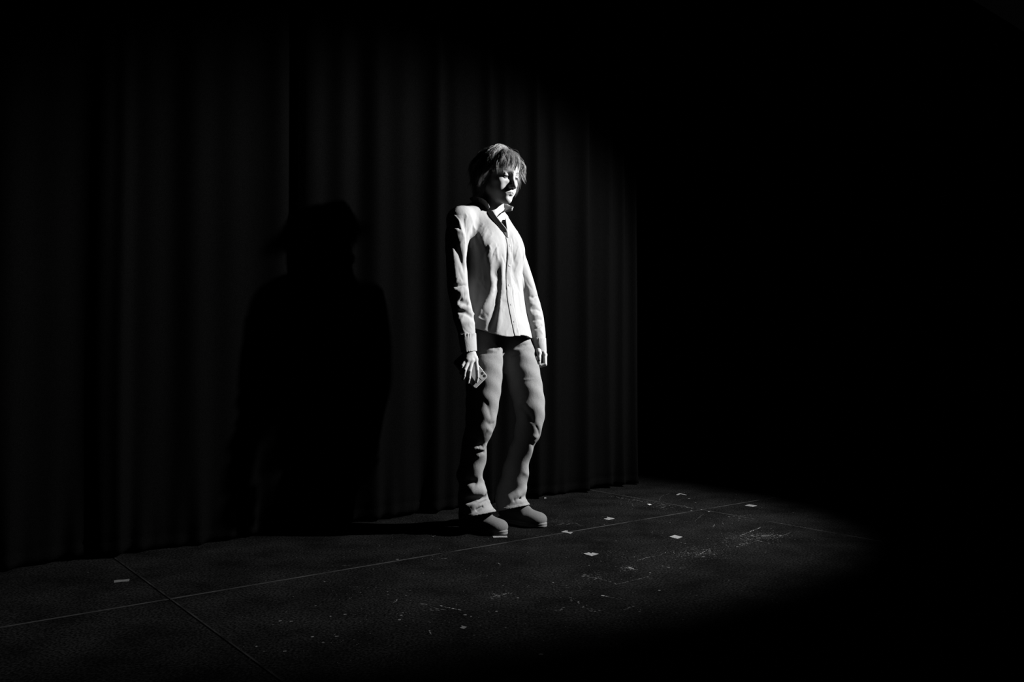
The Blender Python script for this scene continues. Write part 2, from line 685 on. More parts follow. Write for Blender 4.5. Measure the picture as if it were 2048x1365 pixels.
curtain(T_SPLIT + 0.004, T_END, 'black pleated stage curtain directly behind the standing person')
curtain(T_LEFT, T_SPLIT - 0.004, 'black pleated stage curtain left of the person\'s head shadow, reaching out of view', -0.012, 0.03)

# black wall behind the curtain
wb = bmesh.new()
w0, w1 = C0 + CD * -5.2 - CN * 0.75, C0 + CD * 10.5 - CN * 0.75
for p in (w0, w1):
    for z in (-0.02, 5.0):
        for s in (0, -0.15):
            q = p + CN * s
            wb.verts.new((q[0], q[1], z))
bmesh.ops.convex_hull(wb, input=wb.verts)
bmesh.ops.recalc_face_normals(wb, faces=wb.faces)
me = bpy.data.meshes.new('wall_back')
wb.to_mesh(me)
wb.free()
tag(link('wall_back', me, None, [MAT['wall']]), 'black painted wall behind the stage curtains', None, None, 'structure')

# ------------------------------------------------------------------ wear of the floor paint: scratches and chips (nobody could count them)
SV, SF, ST = [], [], []


def chip(x, y, L, W, ang, tone, n=5, z=0.0009):
    k = len(SV)
    a0 = random.uniform(0, 6.28)
    for i in range(n):
        a = a0 + i * 2 * math.pi / n
        r = random.uniform(0.65, 1.0)
        u, v = math.cos(a) * r * L / 2, math.sin(a) * r * W / 2
        SV.append((x + u * math.cos(ang) - v * math.sin(ang), y + u * math.sin(ang) + v * math.cos(ang), z))
        ST.append(tone)
    SF.append(tuple(range(k, k + n)))


def stroke(pts, w, tone, cover=0.8, seg=0.009, spread=0.0):
    """a scratch along points of the photograph, broken into many small flakes"""
    q = [G(*p)[:2] for p in pts]
    for a, b in zip(q[:-1], q[1:]):
        L = np.linalg.norm(b - a)
        n = max(1, int(L / seg * (1 + spread * 60)))
        ang = math.atan2(b[1] - a[1], b[0] - a[0])
        for i in range(n):
            if random.random() > cover: continue
            t = (i + random.random()) / n
            p = a + (b - a) * t
            nrm = np.array([-math.sin(ang), math.cos(ang)]) * random.gauss(0, spread * 1.5 + w * 0.22)
            chip(p[0] + nrm[0], p[1] + nrm[1], seg * random.uniform(0.7, 2.4), w * random.uniform(0.3, 0.9), ang + random.gauss(0, 0.05 + spread * 4),
                 tone * random.uniform(0.35, 1.35))


def spot_chip(px, py, wpx, tone, asp=0.5, ang=None):
    p = G(px, py)
    m = p[1] / FPX * wpx
    chip(p[0], p[1], m, m * asp * 1.6, random.uniform(-0.4, 0.4) if ang is None else ang, tone, random.choice((5, 6, 7)))


def cloud(px, py, rx, ry, n, tone, size):
    """rubbed patch: many specks, and a haze of very fine faint ones"""
    for _ in range(n):
        spot_chip(px + random.gauss(0, rx), py + random.gauss(0, ry), random.uniform(0.3, 1.1) * size, tone * random.uniform(0.3, 1.5), random.uniform(0.15, 0.5))
    for _ in range(n * 5):
        spot_chip(px + random.gauss(0, rx * 1.1), py + random.gauss(0, ry * 1.1), random.uniform(0.7, 2.2), tone * random.uniform(0.15, 0.8), random.uniform(0.2, 0.9))


# long scratches, lengthwise positions read off the photograph
stroke([(1480, 1073), (1523, 1055)], 0.006, 0.085, 1.0)
stroke([(1553, 1077), (1582, 1066)], 0.005, 0.050, 0.9)
stroke([(1490, 1078), (1523, 1084)], 0.007, 0.055, 0.8)
stroke([(1388, 1115), (1414, 1115)], 0.008, 0.055, 0.8)
stroke([(1398, 1112), (1422, 1099)], 0.010, 0.050, 0.8, spread=0.004)
stroke([(1276, 1122), (1302, 1114)], 0.009, 0.055, 0.9)
stroke([(1302, 1114), (1352, 1103)], 0.006, 0.028, 0.6, spread=0.003)
stroke([(1323, 1133), (1345, 1138), (1373, 1137)], 0.007, 0.045, 0.8)
stroke([(1195, 1158), (1215, 1163), (1234, 1170), (1262, 1163), (1295, 1155), (1306, 1160)], 0.006, 0.034, 0.8)
stroke([(1168, 1150), (1195, 1160)], 0.02, 0.020, 0.8, spread=0.012)
stroke([(1200, 1193), (1214, 1194)], 0.014, 0.062, 1.0)
stroke([(1214, 1195), (1250, 1200)], 0.008, 0.028, 0.7)
stroke([(1137, 1196), (1165, 1215), (1192, 1224)], 0.010, 0.020, 0.8, spread=0.004)
stroke([(1107, 1222), (1118, 1222), (1130, 1216)], 0.010, 0.030, 0.8)
stroke([(1241, 1223), (1268, 1214)], 0.009, 0.024, 0.8)
stroke([(1277, 1217), (1282, 1222)], 0.006, 0.055, 1.0)
stroke([(976, 1197), (998, 1192), (1024, 1188)], 0.008, 0.055, 1.0, spread=0.003)
stroke([(985, 1190), (1008, 1196)], 0.012, 0.028, 0.8, spread=0.008)
stroke([(840, 1210), (872, 1211), (898, 1217), (924, 1222)], 0.009, 0.085, 0.85)
stroke([(855, 1218), (895, 1223)], 0.015, 0.022, 0.6, spread=0.006)
stroke([(1220, 993), (1260, 1000), (1300, 1006), (1340, 1012)], 0.010, 0.034, 0.75, spread=0.006)
stroke([(1368, 1014), (1386, 1019)], 0.006, 0.055, 0.9)
stroke([(1310, 1014), (1342, 1013)], 0.02, 0.022, 0.7, spread=0.012)
stroke([(1264, 1007), (1268, 1015), (1262, 1021), (1255, 1021)], 0.006, 0.026, 0.8)
stroke([(1318, 1000), (1325, 992), (1340, 988)], 0.007, 0.026, 0.7)
stroke([(1366, 1045), (1390, 1043), (1408, 1028)], 0.005, 0.024, 0.8)
stroke([(1425, 1055), (1430, 1050)], 0.005, 0.055, 1)
stroke([(1444, 1045), (1447, 1050)], 0.004, 0.045, 1)
stroke([(1560, 1048), (1625, 1058)], 0.006, 0.028, 0.7)
stroke([(1455, 1095), (1505, 1088)], 0.012, 0.04, 0.7, spread=0.008)
stroke([(1500, 1075), (1560, 1070)], 0.012, 0.04, 0.7, spread=0.010)
stroke([(1166, 1041), (1190, 1036), (1216, 1034)], 0.005, 0.026, 0.8)
stroke([(1142, 1047), (1155, 1049), (1163, 1053)], 0.006, 0.045, 0.8)
stroke([(1110, 1053), (1142, 1048)], 0.012, 0.022, 0.7, spread=0.006)
stroke([(1160, 1090), (1110, 1093)], 0.006, 0.014, 0.6)
stroke([(1112, 1040), (1095, 1046)], 0.03, 0.014, 0.7, spread=0.02)
stroke([(1450, 1035), (1500, 1031)], 0.006, 0.03, 0.5)
stroke([(660, 1133), (700, 1132)], 0.006, 0.018, 0.7)
stroke([(863, 1076), (882, 1066)], 0.006, 0.022, 0.7)
stroke([(555, 1249), (583, 1244)], 0.008, 0.040, 0.9)
stroke([(788, 1207), (794, 1200)], 0.006, 0.045, 1)
stroke([(858, 1263), (863, 1270)], 0.008, 0.065, 1)
stroke([(715, 1198), (745, 1195)], 0.006, 0.022, 0.8)
stroke([(700, 1175), (742, 1177)], 0.009, 0.030, 0.6)
stroke([(590, 1112), (618, 1104)], 0.006, 0.016, 0.8)
stroke([(995, 1127), (1000, 1130), (1006, 1129)], 0.005, 0.055, 1)
stroke([(874, 1119), (892, 1118)], 0.007, 0.045, 1)
stroke([(1500, 1034), (1460, 1038)], 0.02, 0.014, 0.5, spread=0.02)
for px, py, w, tn in [(795, 1120, 8, .06), (890, 1243, 5, .02), (930, 1231, 9, .055), (942, 1234, 5, .04), (803, 1232, 8, .06), (806, 1227, 5, .05),
                      (799, 1241, 7, .06), (690, 1230, 9, .055), (661, 1234, 5, .045), (625, 1275, 8, .045), (646, 1287, 9, .04), (674, 1274, 10, .03),
                      (513, 1294, 6, .07), (570, 1304, 12, .025), (528, 1304, 6, .02), (649, 1165, 5, .06), (631, 1213, 6, .035), (560, 1243, 9, .03),
                      (546, 1251, 6, .03), (993, 1224, 8, .045), (1006, 1173, 3, .07), (1036, 1197, 7, .045), (1106, 1166, 6, .05), (1011, 1257, 5, .025),
                      (1082, 1310, 12, .030), (948, 1272, 6, .02), (978, 1276, 4, .02), (1131, 1255, 3, .06), (1300, 1147, 5, .055), (1261, 1157, 4, .045),
                      (1243, 1161, 4, .035), (1319, 1182, 7, .045), (1190, 1224, 6, .04), (1279, 1225, 6, .04), (1393, 1192, 5, .03), (1378, 998, 5, .065),
                      (1383, 1022, 5, .055), (1403, 1020, 4, .06), (1418, 1024, 6, .075), (1391, 1006, 5, .04), (1319, 1001, 3, .05), (1310, 1081, 2.5, .09),
                      (1331, 1106, 2.5, .09), (1313, 1105, 2, .09), (1269, 1115, 3, .08), (1216, 1113, 2, .08), (1242, 1009, 4, .04), (1340, 1046, 4, .03),
                      (1304, 1067, 7, .03), (1362, 1086, 4, .03), (1370, 1088, 6, .03), (1232, 1083, 4, .028), (700, 1103, 4, .02), (680, 1089, 4, .03),
                      (960, 1153, 4, .03), (985, 1150, 4, .03), (1055, 1175, 4, .022), (1360, 1137, 4, .022), (812, 1192, 5, .035), (752, 1176, 5, .03),
                      (775, 1185, 5, .035), (820, 1182, 4, .04), (721, 1186, 4, .03), (776, 1190, 6, .03), (255, 1190, 5, .02), (176, 1146, 6, .02)]:
    spot_chip(px, py, w, tn, random.uniform(0.35, 0.7), 0)
for a in [(1255, 1138, 9, 3, 26, .07, 5), (1410, 1105, 30, 6, 90, .028, 4), (1500, 1078, 35, 7, 110, .030, 5), (1240, 1110, 30, 8, 60, .030, 3),
          (1190, 1155, 25, 7, 70, .022, 4), (1330, 1015, 22, 5, 60, .022, 4), (1120, 1045, 18, 5, 60, .018, 4), (1130, 1180, 25, 10, 60, .016, 4),
          (790, 1225, 40, 12, 60, .022, 4), (660, 1280, 25, 10, 26, .024, 4), (920, 1215, 60, 15, 60, .016, 3), (1350, 1110, 60, 14, 120, .018, 3),
          (1000, 1192, 25, 5, 40, .030, 3), (1200, 1010, 40, 8, 60, .016, 3), (1440, 1035, 50, 10, 60, .016, 3), (740, 1190, 50, 14, 50, .018, 3)]:
    cloud(*a)
for a in [(1390, 1108, 26, 5, 80, .05, 3), (1520, 1074, 30, 4, 80, .05, 3), (1260, 1000, 30, 5, 40, .03, 3), (1420, 1100, 50, 12, 60, .03, 2)]:
    cloud(*a)
for _ in range(1400):
    px, py = random.uniform(480, 1640), random.uniform(985, 1330)
    if G(px, py)[1] > 5.4: continue
    spot_chip(px, py, random.choice((1.2, 1.6, 2.2, 3.0)), random.choice((.010, .014, .02, .035)), random.uniform(0.3, 0.9))
me = mesh_list('paint_chips', SV, SF)
set_tone(me, np.array(ST) * 1.7)
o = link('paint_chips', me, floor, [MAT['scuff']])
tag(o, None, None, None, 'stuff')

# ------------------------------------------------------------------ spike tape stuck to the stage
def tape(px, py, wpx, hpx, label, shape='square', rot=0.0, mat='tape', missing=0):
    """a little piece of white tape on the floor: square cut diamond-wise, or a strip"""
    c = G(px, py)
    m = c[1] / FPX
    W, D = wpx * m, hpx * m * (c[1] / CAM_H) * 1.0
    b = bmesh.new()
    if shape == 'diamond':
        o_ = [(0.5, 0), (0.02, 0.5), (-0.5, 0.03), (-0.03, -0.5)]
        if missing == 1:      # a worn notch at the far corner
            o_ = [(0.5, 0), (0.14, 0.30), (0.03, 0.08), (-0.10, 0.34), (-0.5, 0.03), (-0.03, -0.5)]
        if missing == 2:      # torn at the near left side
            o_ = [(0.5, 0), (0.02, 0.5), (-0.06, 0.2), (0.06, 0.1), (-0.34, -0.06), (-0.2, -0.38), (-0.03, -0.5)]
        if missing == 3:      # torn at the right side
            o_ = [(0.36, -0.02), (0.06, -0.02), (-0.04, 0.2), (0.02, 0.46), (-0.16, 0.5), (-0.5, 0.05), (-0.1, -0.2), (0.12, -0.5)]
    elif shape == 'chevron':
        o_ = [(0.5, -0.34), (0.0, 0.5), (-0.5, -0.34), (-0.4, -0.5), (0.0, 0.12), (0.4, -0.5)]
    else:
        o_ = [(0.5, 0.5), (0.1, 0.42), (-0.3, 0.5), (-0.5, 0.4), (-0.46, -0.5), (-0.05, -0.42), (0.5, -0.5)]
    pts = []
    for x, y in o_:
        x, y = x * W, y * D
        pts.append((c[0] + x * math.cos(rot) - y * math.sin(rot), c[1] + x * math.sin(rot) + y * math.cos(rot)))
    lo = [b.verts.new((x, y, 0.0002)) for x, y in pts]
    hi = [b.verts.new((x, y, 0.0014)) for x, y in pts]
    b.faces.new(hi)
    b.faces.new(lo[::-1])
    for i in range(len(pts)):
        b.faces.new((lo[i], lo[(i + 1) % len(pts)], hi[(i + 1) % len(pts)], hi[i]))
    bmesh.ops.recalc_face_normals(b, faces=b.faces)
    bmesh.ops.triangulate(b, faces=[f for f in b.faces if len(f.verts) > 4])
    me = bpy.data.meshes.new('tape_mark')
    b.to_mesh(me)
    b.free()
    o = link('tape_mark', me, None, [MAT[mat]])
    return tag(o, label, 'tape mark', 'white tape marks on the stage floor')


tape(1182, 1109, 30, 8.5, 'diamond tape mark with worn far corner, third mark out from the boots, nearest the audience', 'diamond', 0, 'tape', 1)
tape(1136, 1065.5, 27, 6.5, 'torn tape mark touching the long floor seam, right of the boots', 'diamond', 0, 'tape', 3)
tape(1216, 1038, 26, 6, 'torn tape mark just behind the long floor seam, lit side of the stage', 'diamond', 0, 'tape', 2)
tape(1352, 1075, 26, 7.5, 'whole tape diamond alone in front of the long seam, left of the long scratches', 'diamond', 0, 'tape', 0)
tape(1502, 1012.3, 24, 5, 'thin tape diamond farthest right, at the dim edge of the light', 'diamond', 0, 'tape', 0)
tape(1361, 989.5, 21, 3.6, 'chevron shaped tape mark farthest back, right of the curtain end', 'chevron', 0, 'tape')
tape(1299, 1010, 6, 2.6, 'tiny bright white tape scrap behind the long seam, nearer the curtain', 'strip', 0.1, 'button')
tape(1000, 1074.6, 29, 3.6, 'narrow tape strip half under the toe of the nearer boot', 'strip', 0.05, 'tape')
tape(925, 1256, 17, 6.5, 'frayed grey tape scrap in the dim foreground left of centre', 'diamond', 0.3, 'tape_grey', 2)
tape(243, 1163, 28, 5, 'dull tape strip far left, in front of the dark curtain', 'strip', 0.35, 'tape_grey')
tape(1263, 1138, 13, 5, 'crumbled tape remnant between the diamond marks in front of the seam', 'diamond', 0.1, 'tape_grey', 3)
tape(1090.5, 997, 4, 2.2, 'tiny white tape crumb at the foot of the curtain', 'strip', 0, 'tape')

# ------------------------------------------------------------------ the person
def person_axes(phi):
    """columns: the person's right, forward, up for a facing turned phi degrees to the right of the camera"""
    p = math.radians(phi)
    Fw = np.array([math.sin(p), -math.cos(p), 0])
    Lf = np.array([math.cos(p), math.sin(p), 0])
    return np.stack([-Lf, Fw, np.array([0, 0, 1.0])], 1)


PHI_T = 41.0
TA = person_axes(PHI_T)
TF, TL = TA[:, 1], -TA[:, 0]

person = bpy.data.objects.new('person', None)
COL.objects.link(person)
person.location = (-0.094, 3.905, 0)
person.empty_display_size = 0.1
tag(person, 'person in white button shirt and pale jeans standing in the spotlight, looking sideways', 'person')

# joints
SH_R, SH_L = np.array([-0.230, 3.748, 1.385]), np.array([-0.026, 3.950, 1.328])
EL_R, EL_L = P(916, 590, 3.695), P(1052, 596, 3.985)
WR_R, WR_L = P(938, 700, 3.650), P(1080, 694, 3.925)
HIP_R, HIP_L = np.array([-0.125, 3.805, .88]), np.array([.017, 3.915, .88])
KN_R, KN_L = np.array([-.138, 3.765, .46]), np.array([.079, 3.87, .485])
AN_R, AN_L = np.array([-.183, 3.815, .09]), np.array([-.004, 3.995, .09])

# ---- head placing
HEAD_PHI, HEAD_PITCH, HEAD_ROLL = 47.0, 12.0, 2.0
HA = person_axes(HEAD_PHI)
_p = math.radians(HEAD_PITCH)
fw = HA[:, 1] * math.cos(_p) - HA[:, 2] * math.sin(_p)
up = HA[:, 2] * math.cos(_p) + HA[:, 1] * math.sin(_p)
rt = HA[:, 0]
_r = math.radians(HEAD_ROLL)
rt, up = rt * math.cos(_r) + up * math.sin(_r), up * math.cos(_r) - rt * math.sin(_r)
HM = np.stack([rt, fw, up], 1)                              # columns
EYES = P(1022, 353, 3.785)
HO = EYES - HM @ np.array([0, .066, 0.0])


def H(x, y, z):
    return HO + HM @ np.array([x, y, z])


def hcap(a, b, ra, rb=None): return capsule(H(*a), H(*b), ra, rb)
def hell(c, r, M=None): return ellipsoid(H(*c), r, HM if M is None else HM @ M)


def rotm(axis, deg):
    return np.array(Matrix.Rotation(math.radians(deg), 3, axis))


body = Field()
# trunk and legs (all under the clothes)
CT = [(.86, -.072, 3.862), (1.05, -.086, 3.866), (1.25, -.104, 3.870), (1.38, -.110, 3.874), (1.44, -.108, 3.876)]


def trunk(z):
    t = np.array(CT)
    return np.interp(z, t[:, 0], t[:, 1]), np.interp(z, t[:, 0], t[:, 2])


def trows(rows):
    out = []
    for r in rows:
        cx, cy = trunk(r[0])
        off = r[3] if len(r) > 3 else 0.0
        out.append((r[0], cx + TF[0] * off, cy + TF[1] * off, r[1], r[2], PHI_T))
    return out


body.add(ZLoft(trows([(.78, .060, .030), (.88, .09, .045), (1.0, .115, .068), (1.1, .112, .070), (1.22, .118, .074, .008), (1.32, .112, .070, .008), (1.40, .090, .055), (1.43, .062, .048)])).prim(), .02)
for s, SH in ((-1, SH_R), (1, SH_L)):
    nb = np.array([*trunk(1.43), 1.43]) + TL * s * .035
    body.add(capsule(nb, SH - [0, 0, .03], .042, .046), .04)
for HIP, KN, AN in ((HIP_R, KN_R, AN_R), (HIP_L, KN_L, AN_L)):
    body.add(capsule(HIP - [0, 0, .05], KN, .034, .040), .03)
    back = -TF * .030 - TL * .004
    body.add(capsule(KN, (KN + AN) / 2 + back, .040, .034), .02)
    body.add(capsule((KN + AN) / 2 + back, AN, .034, .032), .02)
for SH, EL, WR in ((SH_R, EL_R, WR_R), (SH_L, EL_L, WR_L)):
    body.add(capsule(SH - [0, 0, .03], EL, .040, .029), .03)
    body.add(capsule(EL, WR, .028, .0185), .012)
# neck
NB = np.array([*trunk(1.43), 1.43])
NT = H(0, -.022, -.055)
body.add(capsule(NB, NT, .056, .049), .03)
# sterno muscles and collar bones
for s in (-1, 1):
    body.add(capsule(H(s * .045, -.01, -.05), NB + TF * .052 + TL * (-s) * .012 - [0, 0, .015], .014, .011), .02)
    body.add(capsule(NB + TF * .056 + TL * s * .015 - [0, 0, .022], NB + TF * .026 + TL * s * .085 - [0, 0, .020], .010, .008), .015)
body.add(ellipsoid(NB + TF * .030 - [0, 0, .078], [.072, .043, .085], TA), .03)

# head
body.add(hell((0, -.014, .034), (.0745, .093, .087)), .03)
body.add(hell((0, .018, -.03), (.060, .064, .080)), .03)
body.add(hell((0, .030, .045), (.058, .050, .050)), .02)
for s in (-1, 1):
    body.add(hcap((s * .052, -.012, -.058), (s * .012, .058, -.103), .019, .017), .022)
    body.add(hell((s * .044, .042, -.030), (.021, .022, .017)), .016)
    body.add(hell((s * .036, .046, -.062), (.020, .022, .024)), .018)
body.add(hell((0, .062, -.073), (.030, .024, .028)), .02)
body.add(hell((0, .068, -.104), (.019, .016, .014)), .012)
# brow ridge
for s in (-1, 1):
    body.add(hcap((s * .010, .074, .013), (s * .046, .056, .012), .0095, .009), .012)
# eye sockets
for s in (-1, 1):
    body.sub(hell((s * .031, .084, -.004), (.023, .0205, .0150)), .012)
# nose
body.add(hcap((0, .073, .006), (0, .097, -.036), .0068, .0088), .012)
body.add(hell((0, .0995, -.0415), (.0105, .0105, .0095)), .006)
for s in (-1, 1):
    body.add(hell((s * .0115, .086, -.0455), (.0078, .0115, .0078)), .006)
for s in (-1, 1):
    body.sub(hell((s * .0058, .093, -.0535), (.0036, .0055, .0040)), .003)
# eyelids round the eyeballs; the gaze goes down so the upper lids hang low
EYE = {}
for s in (-1, 1):
    c = (s * .031, .0598, -.003)
    EYE[s] = c
    body.add(hell(c, (.0150, .0142, .0142)), .005)
    body.sub(hell((c[0] + s * .0005, c[1] + .0145, c[2] - .0034), (.0128, .0105, .0027)), .0015)
    body.add(hcap((c[0] - .011, c[1] + .0105, c[2] + .0105), (c[0] + .011, c[1] + .0085, c[2] + .0105), .0016), .004)
# lips
for s in (-1, 1):
    body.add(hcap((s * .0045, .0868, -.0698), (s * .0245, .0768, -.0742), .0033, .0020), .004)
    body.add(hcap((s * .0005, .0855, -.0795), (s * .021, .0768, -.0768), .0044, .0024), .004)
    body.sub(hcap((0, .0938, -.0748), (s * .027, .0805, -.0758), .0021, .0013), .003)
body.sub(hell((0, .0925, -.0595), (.0035, .0045, .008)), .004)
body.sub(hell((0, .0905, -.0915), (.016, .0065, .0055)), .008)
# ears
EM = rotm('Z', 0)
for s in (-1, 1):
    M = rotm('Z', s * 22) @ rotm('X', -12)
    body.add(hell((s * .074, -.014, -.012), (.0075, .018, .031), M), .006)
    body.sub(hell((s * .083, -.010, -.008), (.006, .010, .019), M), .004)
    body.add(hell((s * .071, -.006, -.036), (.006, .008, .009)), .005)


# ---- hands: palm, four fingers of different length, thumb
def finger(pts, r0, r1, k=.0015):
    n = len(pts) - 1
    for i in range(n):
        a, b = pts[i], pts[i + 1]
        ra, rb = r0 + (r1 - r0) * i / n, r0 + (r1 - r0) * (i + 1) / n
        body.add(capsule(a, b, ra, rb), k if i else .006)


# right hand (nearer the camera): back of the hand seen, fingers spread down over the phone
PH_N = np.array([.46, -.88, .12]) / np.linalg.norm([.46, -.88, .12])      # the way the back of the phone faces
PH_Q = P(962, 762, 3.672)


def PP(px, py, off):
    """point seen at (px, py), off metres in front of the back of the phone"""
    d = ray(px, py)
    o = np.array([0, 0, CAM_H])
    return o + d * (((PH_Q + PH_N * off - o) @ PH_N) / (d @ PH_N))


r_mcp = [PP(951.5, 719, .017), PP(944, 721.5, .019), PP(937, 721, .018), PP(931.5, 718, .014)]
for m in r_mcp:
    body.add(capsule(WR_R + (m - r_mcp[1]) * .45, m, .0155, .0105), .013)
body.add(capsule(WR_R + [0, 0, .02], WR_R - [0, 0, .006], .0185, .0195), .010)
finger([r_mcp[0], PP(954.3, 741, .022), PP(955.0, 754, .016), PP(952.8, 764, .008)], .0090, .0072)
finger([r_mcp[1], PP(939.3, 743, .024), PP(938.0, 756, .017), PP(935.8, 765, .008)], .0092, .0074)
finger([r_mcp[2], PP(930.0, 740, .021), PP(928.3, 752, .015), PP(926.2, 759, .008)], .0088, .0070)
finger([r_mcp[3], PP(924.5, 732, .015), PP(923, 741, .010), PP(921.5, 747, .006)], .0078, .0064)
th = [WR_R + np.array([.014, .014, -.014]), PP(950, 716, -.016), PP(953, 733, -.020), PP(951, 748, -.0185)]
body.add(capsule(th[0], th[1], .0135, .0120), .008)
finger(th[1:], .0108, .0086)
# left hand: seen from the thumb side, fingers curled loosely
l_mcp = [P(1089, 709, 3.900), P(1090, 710, 3.922), P(1089, 709, 3.943), P(1087, 707, 3.962)]
for m in l_mcp:
    body.add(capsule(WR_L + (m - l_mcp[1]) * .5 + [0.004, 0, 0], m, .0150, .0100), .008)
body.add(capsule(WR_L + [0, 0, .02], WR_L, .0225, .0215), .012)
for i, (dy, L, r) in enumerate(((0, 1.0, .0088), (.022, 1.06, .0088), (.042, .98, .0084), (.060, .80, .0074))):
    Y = 3.886 + dy
    finger([l_mcp[i], P(1090.3, 709 + 19.5 * L, Y), P(1081.5, 709 + 22.5 * L, Y - .002), P(1075.5, 709 + 18.5 * L, Y + .002)], r, r * .76)
tl = [WR_L + np.array([-.010, -.018, -.008]), P(1078.3, 706, 3.878), P(1078.3, 716, 3.870), P(1078.0, 725, 3.868)]
body.add(capsule(tl[0], tl[1], .0145, .0112), .008)
finger(tl[1:], .0098, .0082)

co, F = body.mesh((-.36, 3.60, .02), (.24, 4.18, 1.78), .0021)
me = mesh_np('body', co, F)
# the skin's own colour: lips, brows, nails
L = (co - HO) @ HM
tone = np.full(len(co), .40)


def mix(mask, v):
    global tone
    tone = tone * (1 - mask) + v * mask


def soft(d, w): return np.clip(1 - d / w, 0, 1) ** 0.7


head = co[:, 2] > 1.40
lip = np.sqrt((L[:, 0] / .0215) ** 2 + ((L[:, 2] + .0752 + .010 * (np.abs(L[:, 0]) / .022) ** 2 * 0) / (.0105 * np.sqrt(np.clip(1 - (L[:, 0] / .024) ** 2, .02, 1)))) ** 2)
mix(head * (L[:, 1] > .070) * np.clip((1.12 - lip) / .25, 0, 1), .19)
for s in (-1, 1):
    bx = np.clip(L[:, 0] * s, .010, .048)
    bz = .0165 + .0045 * np.sin((bx - .010) / .038 * 2.2)
    d = np.sqrt((L[:, 0] * s - bx) ** 2 + (L[:, 2] - bz) ** 2)
    mix(head * (L[:, 1] > .03) * soft(d, .0056), .08)
    e = EYE[s]
    d = np.sqrt(((L[:, 0] - e[0]) / .0135) ** 2 + ((L[:, 2] - e[2] + .002) / .0048) ** 2)
    mix(head * (L[:, 1] > e[1]) * np.clip((1.5 - d) / .5, 0, 1), .08)       # lash line
nails = [(P(1078.2, 721.5, 3.862), .0062, .03), (PP(952.8, 762.5, .0145), .0050, .20), (PP(935.8, 764.5, .0145), .0050, .20), (PP(926.2, 758.5, .014), .0048, .20)]
for p, r, v in nails:
    d = np.linalg.norm(co - p, axis=1)
    mix(np.clip((r - d) / .0015, 0, 1), v)
set_tone(me, tone)
skin = link('body', me, person, [MAT['skin']])

# eyeballs
gaze = HM @ np.array([-.10, .95, -.22])
gaze /= np.linalg.norm(gaze)
for s in (-1, 1):
    b = bmesh.new()
    bmesh.ops.create_uvsphere(b, u_segments=28, v_segments=20, radius=.0122)
    c = H(*EYE[s])
    for f in b.faces:
        f.smooth = True
        n = np.array(f.calc_center_median()) / .0122
        f.material_index = 1 if n @ gaze > .885 else 0
    bmesh.ops.translate(b, verts=b.verts, vec=Vector(c))
    me = bpy.data.meshes.new('eye')
    b.to_mesh(me)
    b.free()
    link('eye', me, skin, [MAT['sclera'], MAT['iris']])

# ------------------------------------------------------------------ shirt
TORSO = ZLoft(trows([(.850, .166, .130, .018), (.90, .163, .124, .014), (1.0, .156, .112, .008), (1.10, .152, .106, .008), (1.20, .156, .112, .014),
                     (1.27, .158, .114, .014), (1.34, .142, .100, .008), (1.395, .104, .076, 0), (1.43, .072, .056, 0), (1.452, .050, .046, 0)]))
SLEEVE_R = ZLoft([(.818, *P(936, 692, 3.655)[:2], .036, .025, 47), (.855, *P(934, 670, 3.662)[:2], .0395, .029, 47), (.92, *P(929, 645, 3.675)[:2], .047, .038, 45),
                  (.98, *P(925, 618, 3.688)[:2], .047, .042, 40), (1.04, *P(918, 590, 3.695)[:2], .046, .045, 30), (1.12, *P(915, 555, 3.702)[:2], .045, .047, 0),
                  (1.22, *P(914, 510, 3.712)[:2], .047, .049, 0), (1.32, *P(914, 465, 3.728)[:2], .051, .054, 0), (1.375, *P(919, 440, 3.745)[:2], .049, .052, 0)])
SLEEVE_L = ZLoft([(.835, *P(1077, 686, 3.93)[:2], .031, .036, 0), (.87, *P(1075, 668, 3.94)[:2], .036, .040, 0), (.94, *P(1070, 638, 3.96)[:2], .039, .044, 0),
                  (1.02, *P(1061, 602, 3.985)[:2], .041, .045, 0), (1.10, *P(1053, 568, 3.99)[:2], .041, .045, 0), (1.20, *P(1037, 525, 3.985)[:2], .045, .048, 0),
                  (1.29, *P(1021, 482, 3.97)[:2], .048, .050, 0), (1.345, *P(1013, 458, 3.955)[:2], .046, .048, 0)])
shirt = Field()
shirt.add(TORSO.prim(), .01)
for s, SH in ((-1, SH_R), (1, SH_L)):
    shirt.add(capsule(np.array([*trunk(1.42), 1.425 if s < 0 else 1.400]) + TL * s * .045, SH - [0, 0, .015], .046, .052 if s < 0 else .046), .035)
    bust = np.array([*trunk(1.25), 1.245 if s > 0 else 1.238]) + TL * s * (.062 if s > 0 else .074) + TF * (.078 if s > 0 else .086)
    shirt.add(ellipsoid(bust, [.060, .050, .072], TA), .05)
shirt.add(capsule(SH_R - [0, 0, .012], P(914, 500, 3.715), .053, .046), .03)
shirt.add(SLEEVE_R.prim(), .012)
shirt.add(capsule(SH_L - [0, 0, .012], P(1029, 500, 3.975), .048, .045), .03)
shirt.add(SLEEVE_L.prim(), .012)


def sp(*pts):
    return [shirt.pix(x, y) for x, y in pts]


